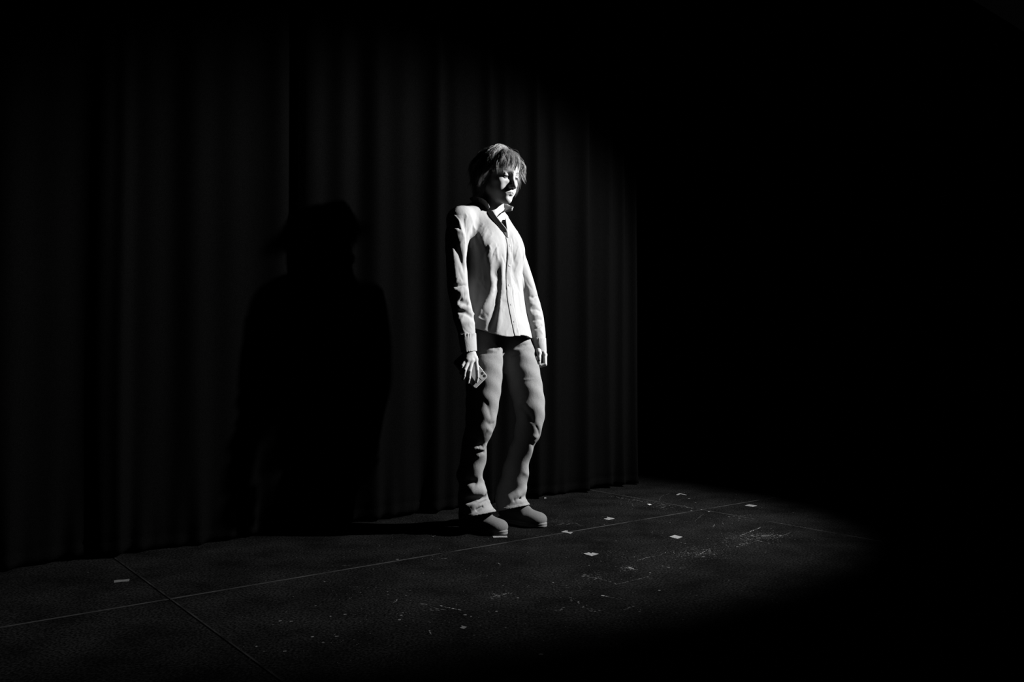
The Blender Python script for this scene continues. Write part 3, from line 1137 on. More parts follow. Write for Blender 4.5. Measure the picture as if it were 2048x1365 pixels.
base_ops = list(shirt.ops)
folds = [
    # sleeve of the nearer arm: elbow creases
    ([(902, 571), (915, 574), (934, 571)], -.008, .008), ([(903, 581), (920, 584), (936, 581)], .012, .013), ([(898, 596), (918, 602), (937, 610)], -.013, .012),
    ([(896, 612), (915, 615.5), (940, 617)], .017, .007), ([(916, 622), (930, 626), (945, 636)], -.012, .008), ([(908, 636), (922, 645), (944, 644)], .011, .011),
    ([(918, 655), (924, 668), (926, 680)], -.005, .007), ([(913, 660), (918, 672)], .004, .006),
    ([(922, 540), (930, 500), (926, 470)], .006, .014), ([(905, 470), (918, 510), (928, 545)], -.010, .012), ([(905, 500), (910, 540), (913, 570)], .006, .012),
    ([(918, 462), (929, 470), (930, 482)], .006, .008), ([(908, 452), (922, 460)], -.004, .007),
    # armhole and chest pulls
    ([(927, 432), (932, 460), (934, 500), (935, 560)], -.007, .010), ([(945, 445), (955, 475), (975, 510)], -.004, .010), ([(940, 430), (950, 460), (952, 490)], .005, .010),
    ([(960, 470), (972, 505), (978, 530)], .005, .009), ([(950, 490), (948, 520), (950, 560)], -.006, .02), ([(945, 470), (943, 500)], .005, .008),
    # front: hanging plane below the bust and the diagonal drag to the hip
    ([(978, 500), (980, 540), (984, 575)], .010, .014), ([(988, 560), (980, 590), (966, 612), (952, 632)], .016, .014), ([(998, 560), (996, 600), (985, 640), (978, 668)], -.016, .018),
    ([(1004, 520), (1003, 570), (999, 620), (994, 662)], .010, .012), ([(962, 560), (958, 590), (955, 610)], -.008, .016),
    ([(945, 625), (958, 637), (966, 641)], .006, .006), ([(952, 650), (970, 655)], -.004, .012),
    ([(1010, 490), (1013, 520), (1011, 556)], -.003, .008), ([(1026, 540), (1036, 580), (1046, 640)], -.005, .012), ([(1018, 545), (1026, 580), (1032, 630)], .004, .010),
    ([(1022, 500), (1030, 530)], -.003, .009), ([(1040, 490), (1047, 530), (1052, 580)], -.006, .008),
    # far sleeve
    ([(1060, 594), (1068, 597), (1074, 592)], -.006, .008), ([(1061, 608), (1070, 610), (1078, 606)], .006, .008), ([(1062, 620), (1072, 619), (1081, 624)], -.006, .007),
    ([(1064, 632), (1075, 631), (1085, 634)], .007, .007), ([(1065, 643), (1075, 640), (1084, 640)], -.005, .006), ([(1066, 652), (1074, 652)], .004, .005),
    ([(1068, 660), (1076, 657), (1085, 650)], -.005, .006), ([(1080, 660), (1085, 668)], .004, .005),
]
todo = [(sp(*p), A, w) for p, A, w in folds]
for pts, A, w in todo:
    shirt.fold(ridge(pts, A, w))
CRR = random.Random(4)
n_cr = 0
while n_cr < 120:
    px, py = CRR.uniform(903, 1066), CRR.uniform(425, 664)
    ang = math.radians(CRR.gauss(72, 22) if 940 < px < 1050 else CRR.gauss(60, 40))
    ln = CRR.uniform(8, 40)
    bow = CRR.gauss(0, 2.2)
    pts = sp((px, py), (px - math.cos(ang) * ln / 2 + bow, py + math.sin(ang) * ln / 2 + bow * .3), (px - math.cos(ang) * ln, py + math.sin(ang) * ln))
    if any(q is None for q in pts): continue
    if max(q[1] for q in pts) - min(q[1] for q in pts) > .05: continue
    shirt.fold(ridge(pts, CRR.choice((1, 1, -1)) * CRR.uniform(.0010, .0024), CRR.uniform(.0034, .0062)))
    n_cr += 1
# armhole seam of the nearer sleeve and the yoke seam
for pts in (sp((902, 427), (910, 432), (917, 440), (922, 452)), sp((921, 452), (926, 468), (930, 486))):
    shirt.fold(ridge(pts, .0028, .0034, False))
shirt.op('disp', *wobble(.0045, [(16, 16, 9), (26, 26, 14), (44, 44, 22), (60, 60, 30)], 5, (-.4, 3.5, .8), (.3, 4.2, 1.5)))
# hem curve: a little higher at the sides; sleeves are not cut by it
def own_parts(Q):
    return TORSO.fn(Q), np.minimum(SLEEVE_R.fn(np.column_stack([Q[:, :2], np.maximum(Q[:, 2], .82)])), SLEEVE_L.fn(np.column_stack([Q[:, :2], np.maximum(Q[:, 2], .837)])))


def ends(f, Q):
    low = Q[:, 2] < .93
    if not low.any(): return f
    q = Q[low]
    ft, fs = own_parts(np.column_stack([q[:, :2], np.maximum(q[:, 2], .852)]))
    u = (q[:, 0] - trunk(.86)[0]) * TL[0] + (q[:, 1] - trunk(.86)[1]) * TL[1]
    v = (q[:, 0] - trunk(.86)[0]) * TF[0] + (q[:, 1] - trunk(.86)[1]) * TF[1]
    zb = .866 + .034 * (np.clip(-(u + .01) / .17, 0, 1.1)) ** 1.5 + .006 * np.sin(u * 30 + .6) - .006 * np.clip(v / .12, -1, 1)
    dr, dl = SLEEVE_R.fn(np.column_stack([q[:, :2], np.full(len(q), .84)])), SLEEVE_L.fn(np.column_stack([q[:, :2], np.full(len(q), .85)]))
    ze = np.where(dr < dl, .826 + (q[:, 0] - WR_R[0]) * .08, .842)
    cut = np.where(fs < ft + .004, ze, zb) - q[:, 2]
    f = f.copy()
    f[low] = np.maximum(f[low], cut)
    return f


solid = Field()
solid.ops = list(shirt.ops)
TH = .0095
shirt.op('map', lambda f, Q: np.maximum(f, -(f + TH)), (-9,) * 3, (9,) * 3)
shirt.op('map', ends, (-9,) * 3, (9,) * 3)
# open neck: a round hole that runs down to a V at the front
NC = np.array([*trunk(1.44), 1.44])
V_BOT = 1.300


def neck_hole(Q):
    u = (Q[:, 0] - NC[0]) * TL[0] + (Q[:, 1] - NC[1]) * TL[1]
    v = (Q[:, 0] - NC[0]) * TF[0] + (Q[:, 1] - NC[1]) * TF[1]
    z = Q[:, 2]
    ring = np.sqrt((u / .066) ** 2 + ((v - .012) / .066) ** 2) - 1
    ring = np.where(z > 1.405, ring * .066, .2)
    w = np.clip((z - V_BOT) / (1.435 - V_BOT), 0, 1.2) ** 0.9 * .060
    vee = np.where(v > .01, np.abs(u - .004) - w, .2)
    return np.minimum(ring, vee)


shirt.op('map', lambda f, Q: np.maximum(f, -neck_hole(Q)), (-9,) * 3, (9,) * 3)
co, F = shirt.mesh((-.34, 3.56, .79), (.18, 4.14, 1.50), .0026)
me = mesh_np('shirt', co, F)
SHIRT = link('shirt', me, person, [MAT['shirt']])
tag(SHIRT, 'white long sleeved button shirt, open at the neck')


def on_front(u, z, out=.002):
    """point on the front of the shirt at u metres to the person's left of the middle"""
    c = np.array([*trunk(z), z]) + TL * u
    p = solid.hit(c + TF * .35, -TF, 0, .34, 340)
    return None if p is None else p + TF * out


def sheet_mesh(name, grid, thick, nrm=None):
    """a cloth strip from a grid of points, given a thickness"""
    g = np.array(grid)
    r, c = g.shape[:2]
    du = np.gradient(g, axis=1)
    dv = np.gradient(g, axis=0)
    n = np.cross(du, dv)
    n /= np.linalg.norm(n, axis=2, keepdims=True) + 1e-9
    A = (g + n * thick / 2).reshape(-1, 3)
    B = (g - n * thick / 2).reshape(-1, 3)
    i = (np.arange(r - 1)[:, None] * c + np.arange(c - 1)[None]).ravel()
    Fq = np.stack([i, i + 1, i + c + 1, i + c], 1)
    N = r * c
    rim = list(range(c)) + [k * c + c - 1 for k in range(1, r)] + list(range(r * c - 2, (r - 1) * c - 1, -1)) + [k * c for k in range(r - 2, 0, -1)]
    R = np.array([[a, b, b + N, a + N] for a, b in zip(rim, rim[1:] + rim[:1])])[:, ::-1]
    return mesh_np(name, np.vstack([A, B]), np.vstack([Fq, Fq[:, ::-1] + N, R]))


# front placket with its buttons
rows = []
for z in np.linspace(V_BOT - .002, .863, 170):
    off = .006 * math.sin(z * 11) + .002
    row = [on_front(u + off, z, -.0008 + .0006 * (abs(u) < .013)) for u in np.linspace(-.0155, .0155, 9)]
    if all(p is not None for p in row): rows.append(row)
me = sheet_mesh('placket', rows, .0042)
placket = link('placket', me, SHIRT, [MAT['shirt_edge']])
for z in (1.262, 1.175, 1.088, 1.0, .925):
    p = on_front(.006 * math.sin(z * 11) + .002, z, .0026)
    if p is None: continue
    b = bmesh.new()
    bmesh.ops.create_cone(b, cap_ends=True, segments=20, radius1=.0052, radius2=.0046, depth=.0022)
    bmesh.ops.transform(b, matrix=Matrix.Translation(p) @ Vector(TF).to_track_quat('Z', 'Y').to_matrix().to_4x4(), verts=b.verts)
    me = bpy.data.meshes.new('button')
    b.to_mesh(me)
    b.free()
    link('button', me, placket, [MAT['button']])

# cuffs
def cuff(rows, gather, tilt):
    f = Field()
    zl = ZLoft(rows)
    f.add(zl.prim(), .01)
    cx, cy = rows[0][1], rows[0][2]
    z0, z1 = rows[0][0], rows[-1][0]

    def pleats(Q):
        a = np.arctan2(Q[:, 1] - cy, Q[:, 0] - cx)
        return gather * np.exp(-((Q[:, 2] - z1 + .008) / .012) ** 2) * np.sin(a * 17) + gather * .6 * np.exp(-((Q[:, 2] - z0 - .006) / .006) ** 2) * np.sin(a * 23)
    f.op('disp', pleats, (-1, 3, 0), (1, 5, 2))
    f.op('map', lambda q, Q: np.maximum(q, -(q + .0042)), (-9,) * 3, (9,) * 3)
    f.op('map', lambda q, Q: np.maximum(q, np.maximum((z0 + .006) + (Q[:, 0] - cx) * tilt - Q[:, 2], Q[:, 2] - (z1 - .003) - (Q[:, 0] - cx) * tilt)), (-9,) * 3, (9,) * 3)
    co, F = f.mesh((cx - .07, cy - .09, z0 - .03), (cx + .09, cy + .09, z1 + .03), .0021)
    return mesh_np('cuff', co, F)


za, zb = P(937, 707, 3.65)[2], P(934, 666, 3.66)[2]
me = cuff([(za, *P(938.5, 706, 3.652)[:2], .0385, .0275, 47), ((za + zb) / 2, *P(936, 687, 3.657)[:2], .0415, .0310, 47), (zb, *P(934, 667, 3.664)[:2], .0435, .0335, 47)], .0012, .10)
link('cuff', me, SHIRT, [MAT['shirt_edge']])
za, zb = P(1082, 707, 3.92)[2], P(1077, 675, 3.93)[2]
me = cuff([(za, *P(1080.5, 706, 3.922)[:2], .0300, .0360, 0), ((za + zb) / 2, *P(1078.5, 691, 3.925)[:2], .0325, .0380, 0), (zb, *P(1076.5, 676, 3.934)[:2], .0350, .0405, 0)], .0006, -.02)
link('cuff', me, SHIRT, [MAT['shirt_edge']])


# collar: stands round the neck and flops open at the front
def neckline(t):
    """t from -1 (near the person's right front point) round the back to +1 (left front point)"""
    a = math.radians(t * (138 if t < 0 else 160))
    u = math.sin(a) * .068
    v = -math.cos(a) * .066 + .012
    z = 1.448 - .012 * (1 + math.cos(a)) * 0 - .030 * max(0, -math.cos(a)) ** 1.3
    return np.array([NC[0], NC[1], 0]) + TL * u + TF * v + np.array([0, 0, z]), a


rows = []
for t in np.linspace(-1, 1, 81):
    p, a = neckline(t)
    out = TL * math.sin(a) - TF * math.cos(a)
    e = max(0.0, abs(t) - .80) / .20
    hgt = (.043 - .022 * min(1, max(0, t - .3) / .4)) * math.sqrt(max(0.0, 1 - e ** 2.2)) * .93 + .003
    rows.append([p + out * (.002 + .010 * q + .010 * q * q + (.044 * q * max(0, t - .5))) + np.array([0, 0, hgt * (q - .12 * q * q * q)]) + TF * .004 * e * q for q in np.linspace(0, 1, 10)])
me = sheet_mesh('collar', rows, .0032)
collar = link('collar', me, SHIRT, [MAT['shirt_edge']])
rim = [r[0] * .02 + r[-1] * .98 for r in rows]

# facings: the two inner bands that turn back along the open V
for s in (-1, 1):
    rows = []
    for z in np.linspace(V_BOT - .004, 1.418 if s < 0 else 1.392, 34):
        w = max(0, (z - V_BOT) / (1.435 - V_BOT)) ** 0.9 * .060
        row = []
        for k in np.linspace(0, 1, 6):
            rise = .021 if s < 0 else .006
            p = on_front(.004 + s * (w + .006 - .017 * k * min(1, (z - V_BOT + .01) / .03)), z, .001 + rise * k * min(1, (z - V_BOT + .01) / .05))
            row.append(p)
        if all(p is not None for p in row): rows.append(row if s > 0 else row[::-1])
    if len(rows) > 3:
        link('facing', sheet_mesh('facing', rows, .0028), SHIRT, [MAT['shirt_edge']])

# ------------------------------------------------------------------ jeans
jeans = Field()
PEL = ZLoft([(.70, -.074, 3.894, .105, .052, PHI_T), (.78, -.078, 3.890, .128, .064, PHI_T), (.88, -.076, 3.878, .138, .080, PHI_T), (.96, -.078, 3.876, .122, .076, PHI_T)])
LEG_R = ZLoft([(.045, -.139, 3.771, .079, .078, 50), (.085, -.145, 3.777, .078, .078, 50), (.143, -.172, 3.806, .070, .074, 40), (.198, -.176, 3.806, .056, .066, 40), (.242, -.190, 3.802, .053, .066, 40),
               (.297, -.176, 3.796, .055, .064, 40), (.352, -.166, 3.784, .052, .063, 40), (.391, -.164, 3.776, .051, .062, 40), (.425, -.150, 3.768, .058, .064, 40), (.455, -.142, 3.764, .062, .066, 40),
               (.56, -.132, 3.776, .069, .076, 40), (.66, -.124, 3.790, .076, .084, 40), (.76, -.120, 3.804, .078, .086, 40), (.82, -.114, 3.816, .072, .078, 40), (.88, -.110, 3.826, .062, .070, 40)])
LEG_L = ZLoft([(.045, .010, 3.970, .080, .074, 50), (.085, .004, 3.976, .078, .075, 50), (.123, -.010, 3.990, .068, .074, 40), (.157, -.007, 3.990, .064, .070, 40), (.202, .007, 3.976, .061, .066, 40),
               (.236, .015, 3.964, .059, .064, 40), (.282, .021, 3.946, .056, .062, 40), (.327, .036, 3.922, .054, .060, 40), (.366, .047, 3.904, .053, .060, 40), (.40, .063, 3.890, .054, .061, 40), (.436, .070, 3.878, .056, .063, 40),
               (.497, .081, 3.868, .060, .068, 40), (.56, .077, 3.870, .068, .076, 40), (.64, .060, 3.880, .075, .084, 40), (.72, .043, 3.893, .077, .086, 40), (.80, .026, 3.910, .075, .080, 40), (.88, .006, 3.922, .064, .070, 40)])
jeans.add(PEL.prim(), .01)
jeans.add(LEG_R.prim(), .018)
jeans.add(LEG_L.prim(), .018)


def jp(*pts):
    return [jeans.pix(x, y) for x, y in pts]


jf = [
    # whiskers at the hip
    ([(1030, 697), (1045, 692), (1062, 690)], -.005, .007), ([(1022, 703), (1040, 700), (1060, 697)], .004, .007), ([(1020, 712), (1040, 708)], -.003, .007),
    ([(958, 706), (975, 708), (995, 706)], -.004, .007), ([(988, 688), (996, 694), (1000, 700)], .006, .008), ([(975, 698), (988, 702)], .003, .007),
    ([(1035, 761), (1055, 760), (1068, 758)], .002, .004),
    # knees
    ([(1038, 803), (1050, 808), (1060, 818)], .007, .010), ([(1042, 815), (1056, 828), (1066, 845)], -.008, .012), ([(1070, 850), (1076, 862), (1078, 872)], -.004, .008),
    ([(1062, 885), (1068, 895), (1074, 884)], -.006, .009), ([(1066, 872), (1074, 876)], .005, .008), ([(970, 800), (978, 820), (982, 838)], -.004, .010),
    ([(974, 845), (980, 850), (988, 846)], -.004, .008), ([(975, 858), (984, 866), (988, 868)], .006, .010), ([(955, 894), (966, 890), (988, 871)], -.022, .008),
    ([(957, 898), (966, 899), (973, 889)], .013, .007), ([(950, 905), (962, 903), (970, 906)], -.006, .007), ([(952, 914), (960, 912)], .005, .007),
    # bunched cloth above the boots
    ([(930, 962), (955, 966), (972, 974)], -.018, .014), ([(962, 958), (968, 966), (973, 975)], .006, .007), ([(925, 988), (945, 985), (970, 983)], .032, .015),
    ([(930, 1001), (955, 1000), (975, 996)], -.028, .012), ([(943, 1020), (960, 1012), (978, 1002)], .026, .012), ([(950, 1022), (966, 1012), (984, 1008)], -.020, .009),
    ([(964, 988), (972, 1000), (978, 1004)], .007, .008),
    ([(1012, 1003), (1035, 990), (1050, 977)], .030, .015), ([(1025, 1004), (1042, 996), (1052, 990)], -.017, .011), ([(1026, 1005), (1040, 1003), (1052, 1002)], .018, .010),
    ([(1030, 1018), (1042, 1010), (1052, 1006)], -.006, .007), ([(1048, 945), (1056, 952)], .006, .008), ([(1050, 962), (1057, 968)], -.005, .007),
    # behind the knees, seen from the side
    ([(930, 870), (950, 880), (960, 890)], -.006, .012), ([(1010, 870), (1030, 880)], -.006, .012),
]
todo = [(jp(*p), A, w) for p, A, w in jf]
for pts, A, w in todo:
    jeans.fold(ridge(pts, A, w))
jeans.op('disp', *wobble(.0035, [(20, 20, 10), (36, 36, 16), (60, 60, 40)], 9, (-.3, 3.6, .04), (.2, 4.2, .9)))
BUNCH = wobble(.0035, [(10, 10, 75), (18, 18, 60), (30, 30, 95)], 12, (-.3, 3.6, .04), (.2, 4.2, .24))
jeans.op('disp', lambda Q: BUNCH[0](Q) * np.clip((.24 - Q[:, 2]) / .14, 0, 1), (-.3, 3.6, .04), (.2, 4.2, .24))
FA = person_axes(50)
FF, FL = FA[:, 1], -FA[:, 0]


def jhem(Q):
    """hem plane: rests low at the heel, lifted over the instep"""
    zr = .064 + .26 * ((Q[:, 0] - AN_R[0]) * FF[0] + (Q[:, 1] - AN_R[1]) * FF[1])
    zl = .066 + .28 * ((Q[:, 0] - AN_L[0]) * FF[0] + (Q[:, 1] - AN_L[1]) * FF[1])
    side = (Q[:, 0] + .09) * FL[0] + (Q[:, 1] - 3.90) * FL[1]
    return np.where(side < 0, zr, zl) - Q[:, 2]


jeans_s = Field()
jeans_s.ops = list(jeans.ops)
jeans.op('map', lambda f, Q: np.maximum(f, np.where(Q[:, 2] < .5, -(f + .017), -9)), (-9,) * 3, (9,) * 3)
jeans.op('map', lambda f, Q: np.maximum(f, jhem(Q)), (-9,) * 3, (9,) * 3)
jeans.op('map', lambda f, Q: np.maximum(f, Q[:, 2] - .955), (-9,) * 3, (9,) * 3)
co, F = jeans.mesh((-.30, 3.63, .03), (.20, 4.14, .98), .0030)
me = mesh_np('jeans', co, F)
JEANS = link('jeans', me, person, [MAT['denim']])
tag(JEANS, 'pale faded jeans bunched over the boots')
# turned hems, slightly darker denim than the legs
for AN in (AN_R, AN_L):
    f = Field()
    f.ops = list(jeans_s.ops)
    f.op('map', lambda q, Q: np.maximum(q - .0022, -(q + .004)), (-9,) * 3, (9,) * 3)
    f.op('map', lambda q, Q: np.maximum(q, np.abs(jhem(Q) + .007) - .0062), (-9,) * 3, (9,) * 3)
    f.op('map', lambda q, Q, AN=AN: np.maximum(q, np.hypot(Q[:, 0] - AN[0], Q[:, 1] - AN[1]) - .145), (-9,) * 3, (9,) * 3)
    sgn = -1 if AN is AN_R else 1
    f.op('map', lambda q, Q, s=sgn: np.maximum(q, -s * ((Q[:, 0] + .09) * FL[0] + (Q[:, 1] - 3.90) * FL[1])), (-9,) * 3, (9,) * 3)
    co, F = f.mesh(AN + [-.16, -.16, -.08], AN + [.16, .16, .08], .0024)
    link('hem', mesh_np('hem', co, F), JEANS, [MAT['denim_hem']])

# ------------------------------------------------------------------ boots
TOE_R, TOE_L = G(1012, 1072)[:2], G(1091, 1056.5)[:2]


def boot(toe, phi, lab):
    A = person_axes(phi)
    fw_, lf = A[:, 1], -A[:, 0]
    o = np.array([toe[0], toe[1], 0]) - fw_ * .272

    def B(x, y, z): return o + fw_ * x + lf * y + np.array([0, 0, z])
    M = np.stack([fw_, lf, [0, 0, 1]], 1)
    f = Field()
    f.add(ellipsoid(B(.058, 0, .052), [.052, .042, .048], M), .02)
    f.add(ellipsoid(B(.122, 0, .052), [.076, .042, .044], M), .03)
    f.add(ellipsoid(B(.196, 0, .034), [.062, .047, .029], M), .03)
    f.add(ellipsoid(B(.228, 0, .032), [.036, .041, .026], M), .03)
    f.add(capsule(B(.068, 0, .09), B(.066, 0, .20), .052, .054), .03)
    f.fold(ridge([B(.12, -.05, .10), B(.14, 0, .118), B(.12, .05, .10)], -.006, .014))
    f.fold(ridge([B(.15, -.05, .075), B(.168, 0, .106), B(.15, .05, .08)], .004, .012))
    f.fold(ridge([B(.178, -.05, .06), B(.19, 0, .095), B(.178, .05, .06)], -.003, .010))
    f.op('map', lambda q, Q: np.maximum(q, .018 - Q[:, 2]), (-9,) * 3, (9,) * 3)
    f.op('map', lambda q, Q: np.maximum(q, Q[:, 2] - .195), (-9,) * 3, (9,) * 3)
    lo, hi = B(.135, 0, .1) - [.2, .2, .12], B(.135, 0, .1) + [.2, .2, .14]
    co, F = f.mesh(lo, hi, .0028)
    up_ = link('boot', mesh_np('boot', co, F), person, [MAT['suede']])
    tag(up_, lab)
    # sole: footprint swept up, with a groove
    prof = [(.000, .0), (-.004, .0), (.000, .004), (.0015, .010), (-.0006, .0125), (.0015, .015), (.001, .020), (-.004, .0235), (-.016, .0235)]
    n = 64
    rings = []
    for out, z in prof[1:]:
        ring = []
        for i in range(n):
            a = 2 * math.pi * i / n
            c, s = math.cos(a), math.sin(a)
            x = .136 + .136 * np.sign(c) * abs(c) ** .86
            w = np.interp(x, [0, .05, .11, .19, .235, .272], [.040, .043, .040, .051, .050, .044])
            y = w * np.sign(s) * abs(s) ** .80
            nx, ny = c, s
            ring.append(B(x + nx * out, y + ny * out, z))
        rings.append(ring)
    V = np.array(rings).reshape(-1, 3)
    Fq = []
    for r in range(len(rings) - 1):
        for i in range(n):
            j = (i + 1) % n
            Fq.append((r * n + i, r * n + j, (r + 1) * n + j, (r + 1) * n + i))
    Fq.append(tuple(range(n))[::-1])
    Fq.append(tuple((len(rings) - 1) * n + i for i in range(n)))
    link('sole', mesh_list('sole', V, Fq, True), up_, [MAT['sole']])


boot(TOE_R, 50, 'sheepskin style suede boot nearer the camera')
boot(TOE_L, 51, 'sheepskin style suede boot farther back')

# ------------------------------------------------------------------ hair: short shaggy cut with a parted fringe
HR = random.Random(21)
CR_C, CR_R = np.array([0, -.014, .034]), np.array([.0745, .093, .087])
FC_C, FC_R = np.array([0, .018, -.03]), np.array([.062, .066, .082])


def push_out(p, off):
    for c, r in ((CR_C, CR_R + off), (FC_C, FC_R + off * .6)):
        q = (p - c) / r
        d = np.linalg.norm(q)
        if d < 1: p = c + (p - c) / d
    q = np.array([p[0], p[1] + .024])                        # neck
    if p[2] < -.05:
        d = np.linalg.norm(q)
        if d < .055 + off: p = np.array([*(q / d * (.055 + off) - [0, .024]), p[2]])
    return p


def rooted(n):
    x, y, z = n * CR_R + CR_C
    if z > .062 + .30 * (y - .03): return y < .066
    return y < .004 and z > -.052


PART_X = -.030


def strand_path(root, comb, length, off, curl, ph):
    nrm = (root - CR_C) / CR_R ** 2
    nrm /= np.linalg.norm(nrm)
    d = nrm * .22 + comb
    d /= np.linalg.norm(d)
    n = 15
    st = length / n
    p = root.copy()
    out = [p.copy()]
    for i in range(n):
        f = i / n
        d = d + np.array([0, 0, -1]) * (.16 + .22 * f)
        d = d + np.array([math.sin(ph + f * 7), math.cos(ph * 1.7 + f * 6), math.sin(ph * .6 + f * 5) * .4]) * curl * (.3 + f)
        d /= np.linalg.norm(d)
        p2 = push_out(p + d * st, off * min(1, .25 + f * 3))
        e = p2 - p
        ln = np.linalg.norm(e)
        if ln > 1e-6: d = .35 * d + .65 * e / ln
        p = p2
        out.append(p.copy())
    return np.array(out)


KPT = 16
paths, rad = [], []
n_lock = tries = 0
HN = np.random.default_rng(11)
ff = np.linspace(0, 1, KPT)[None, :, None]
while n_lock < 420 and tries < 12000:
    tries += 1
    v = np.array([HR.gauss(0, 1) for _ in range(3)])
    v /= np.linalg.norm(v)
    if not rooted(v): continue
    n_lock += 1
    root = v * CR_R + CR_C
    x, y, z = root
    side = 1 if x > PART_X else -1
    if y > .018 and z > .06:                                 # fringe, combed forward and to its side of the parting
        comb = np.array([side * (.30 + 4 * abs(x - PART_X)), .80, -.05])
        length = HR.uniform(.070, .100) if abs(x - PART_X) < .055 else HR.uniform(.085, .125)
    elif y > -.03:
        comb = np.array([side * 1.0, .22, -.25])
        length = (HR.uniform(.085, .125) if side > 0 else HR.uniform(.055, .085)) + .42 * max(0, z - .03)
    else:
        comb = np.array([side * .55 * min(1, abs(x) / .03 + .2), -.65, -.1])
        length = HR.uniform(.075, .110) + .46 * max(0, z - .02)
    off0 = HR.uniform(.004, .015)
    guide = strand_path(root, comb, length, off0, HR.uniform(.05, .22), HR.uniform(0, 6.28))
    m = 19
    ro = HN.normal(0, .0048, (m, 1, 3))                      # spread at the root, gathered to a point at the tip
    fan = HN.normal(0, .0085, (m, 1, 3))
    ph = HN.uniform(0, 6.28, (m, 1, 3))
    cut = HN.uniform(.62, 1.0, (m, 1, 1))
    g = np.stack([np.interp(np.linspace(0, c[0, 0], KPT), np.linspace(0, 1, KPT), guide[:, a]) for c in cut for a in range(3)]).reshape(m, 3, KPT).transpose(0, 2, 1)
    s_ = g + ro * (1 - .60 * ff) + fan * np.clip(ff - .75, 0, 1) * 1.6 + .0011 * np.sin(ff * 7 + ph)
    paths.extend(s_)
    rad.extend(HN.uniform(.00032, .00055, m))
# flick of hair at the temple that stands out beyond the far cheek, and a few fly-aways
for k in range(26):
    a = np.array([-.064, .050 + HR.gauss(0, .004), .052 + HR.gauss(0, .008)])
    pts = [a + np.array([-.010 * t - .018 * t * t, .012 * t + .012 * t * t, -.060 * t + HR.gauss(0, .0008) * t]) for t in np.linspace(0, HR.uniform(.8, 1.05), 16)]
    paths.append(np.array(pts)); rad.append(.0005)
for k in range(44):
    a = np.array([-.070 + HR.gauss(0, .003), .020 + HR.gauss(0, .008), .030 + HR.gauss(0, .012)])
    pts = [a + np.array([-.012 * math.sin(t * 2.4), .020 * math.sin(t * 2.2), -.098 * t]) for t in np.linspace(0, HR.uniform(.75, 1.0), 16)]
    paths.append(np.array(pts)); rad.append(.0005)
for k in range(16):
    v = np.array([HR.gauss(0, .5), HR.uniform(-.6, .7), 1.0])
    v /= np.linalg.norm(v)
    root = v * (CR_R + .012) + CR_C
    ph = HR.uniform(0, 6.28)
    dirn = np.array([-.6 if HR.random() < .7 else .5, HR.uniform(-.2, .6), .25])
    pts = [root + dirn * .06 * t + np.array([.008 * math.sin(ph + t * 5), .006 * math.cos(ph + t * 4), -.05 * t * t]) for t in np.linspace(0, 1, 16)]
    paths.append(np.array(pts)); rad.append(.00022)

Pth = np.array(paths)                                        # strands x 16 x 3, head axes
R = np.array(rad)
N, K = Pth.shape[:2]
T_ = np.gradient(Pth, axis=1)
T_ /= np.linalg.norm(T_, axis=2, keepdims=True) + 1e-9
ref = np.array([.31, .17, .93])
U = np.cross(T_, ref)
U /= np.linalg.norm(U, axis=2, keepdims=True) + 1e-9
W = np.cross(T_, U)
taper = np.clip(1.15 - np.linspace(0, 1, K) ** 2.2, .12, 1)[None, :, None] * R[:, None, None]
V = np.concatenate([(Pth + (U * math.cos(a) + W * math.sin(a)) * taper)[:, :, None] for a in (0, 2.094, 4.189)], 2)   # N K 3 3
idx = np.arange(N * K * 3).reshape(N, K, 3)
quads = []
for c in range(3):
    d = (c + 1) % 3
    quads.append(np.stack([idx[:, :-1, c], idx[:, :-1, d], idx[:, 1:, d], idx[:, 1:, c]], -1).reshape(-1, 4))
F = np.concatenate(quads)
Vw = V.reshape(-1, 3) @ HM.T + HO
me = mesh_np('hair', Vw, F)
HAIR = link('hair', me, person, [MAT['hair']])
tag(HAIR, 'short shaggy hair with a fringe falling over the brow')
# under layer so that no scalp shows between the strands
f = Field()
f.add(hell(CR_C, CR_R + .0045), .01)
f.add(hell((0, -.035, -.03), (.070, .062, .062)), .02)
f.sub(hell((0, .075, -.020), (.085, .070, .088)), .012)
f.sub(hell((0, -.0, -.10), (.09, .09, .045)), .01)
co, F = f.mesh(HO - .16, HO + .16, .003)
link('hair_underlayer', mesh_np('hair_underlayer', co, F), HAIR, [MAT['hair_under']])

# ------------------------------------------------------------------ necklace and earring
def tube(name, pts, r, n=6):
    pts = np.array(pts)
    T = np.gradient(pts, axis=0)
    T /= np.linalg.norm(T, axis=1, keepdims=True) + 1e-9
    U = np.cross(T, [.2, .3, .93])
    U /= np.linalg.norm(U, axis=1, keepdims=True) + 1e-9
    W = np.cross(T, U)
    V = np.concatenate([pts + r * (U * math.cos(a) + W * math.sin(a)) for a in np.linspace(0, 2 * math.pi, n, endpoint=False)])
    m = len(pts)
    F = [(c * m + i, ((c + 1) % n) * m + i, ((c + 1) % n) * m + i + 1, c * m + i + 1) for c in range(n) for i in range(m - 1)]
    return mesh_np(name, V, np.array(F))


link('lit_collar_rim', tube('lit_collar_rim', rim, .0021), collar, [MAT['shirt_edge']])  # tube added along the collar rim so that its edge catches the light


def on_skin(u, z):
    c = np.array([NC[0], NC[1], z]) + TL * u
    p = body.hit(c + TF * .25, -TF, 0, .30, 300)
    return None if p is None else p + TF * .0008


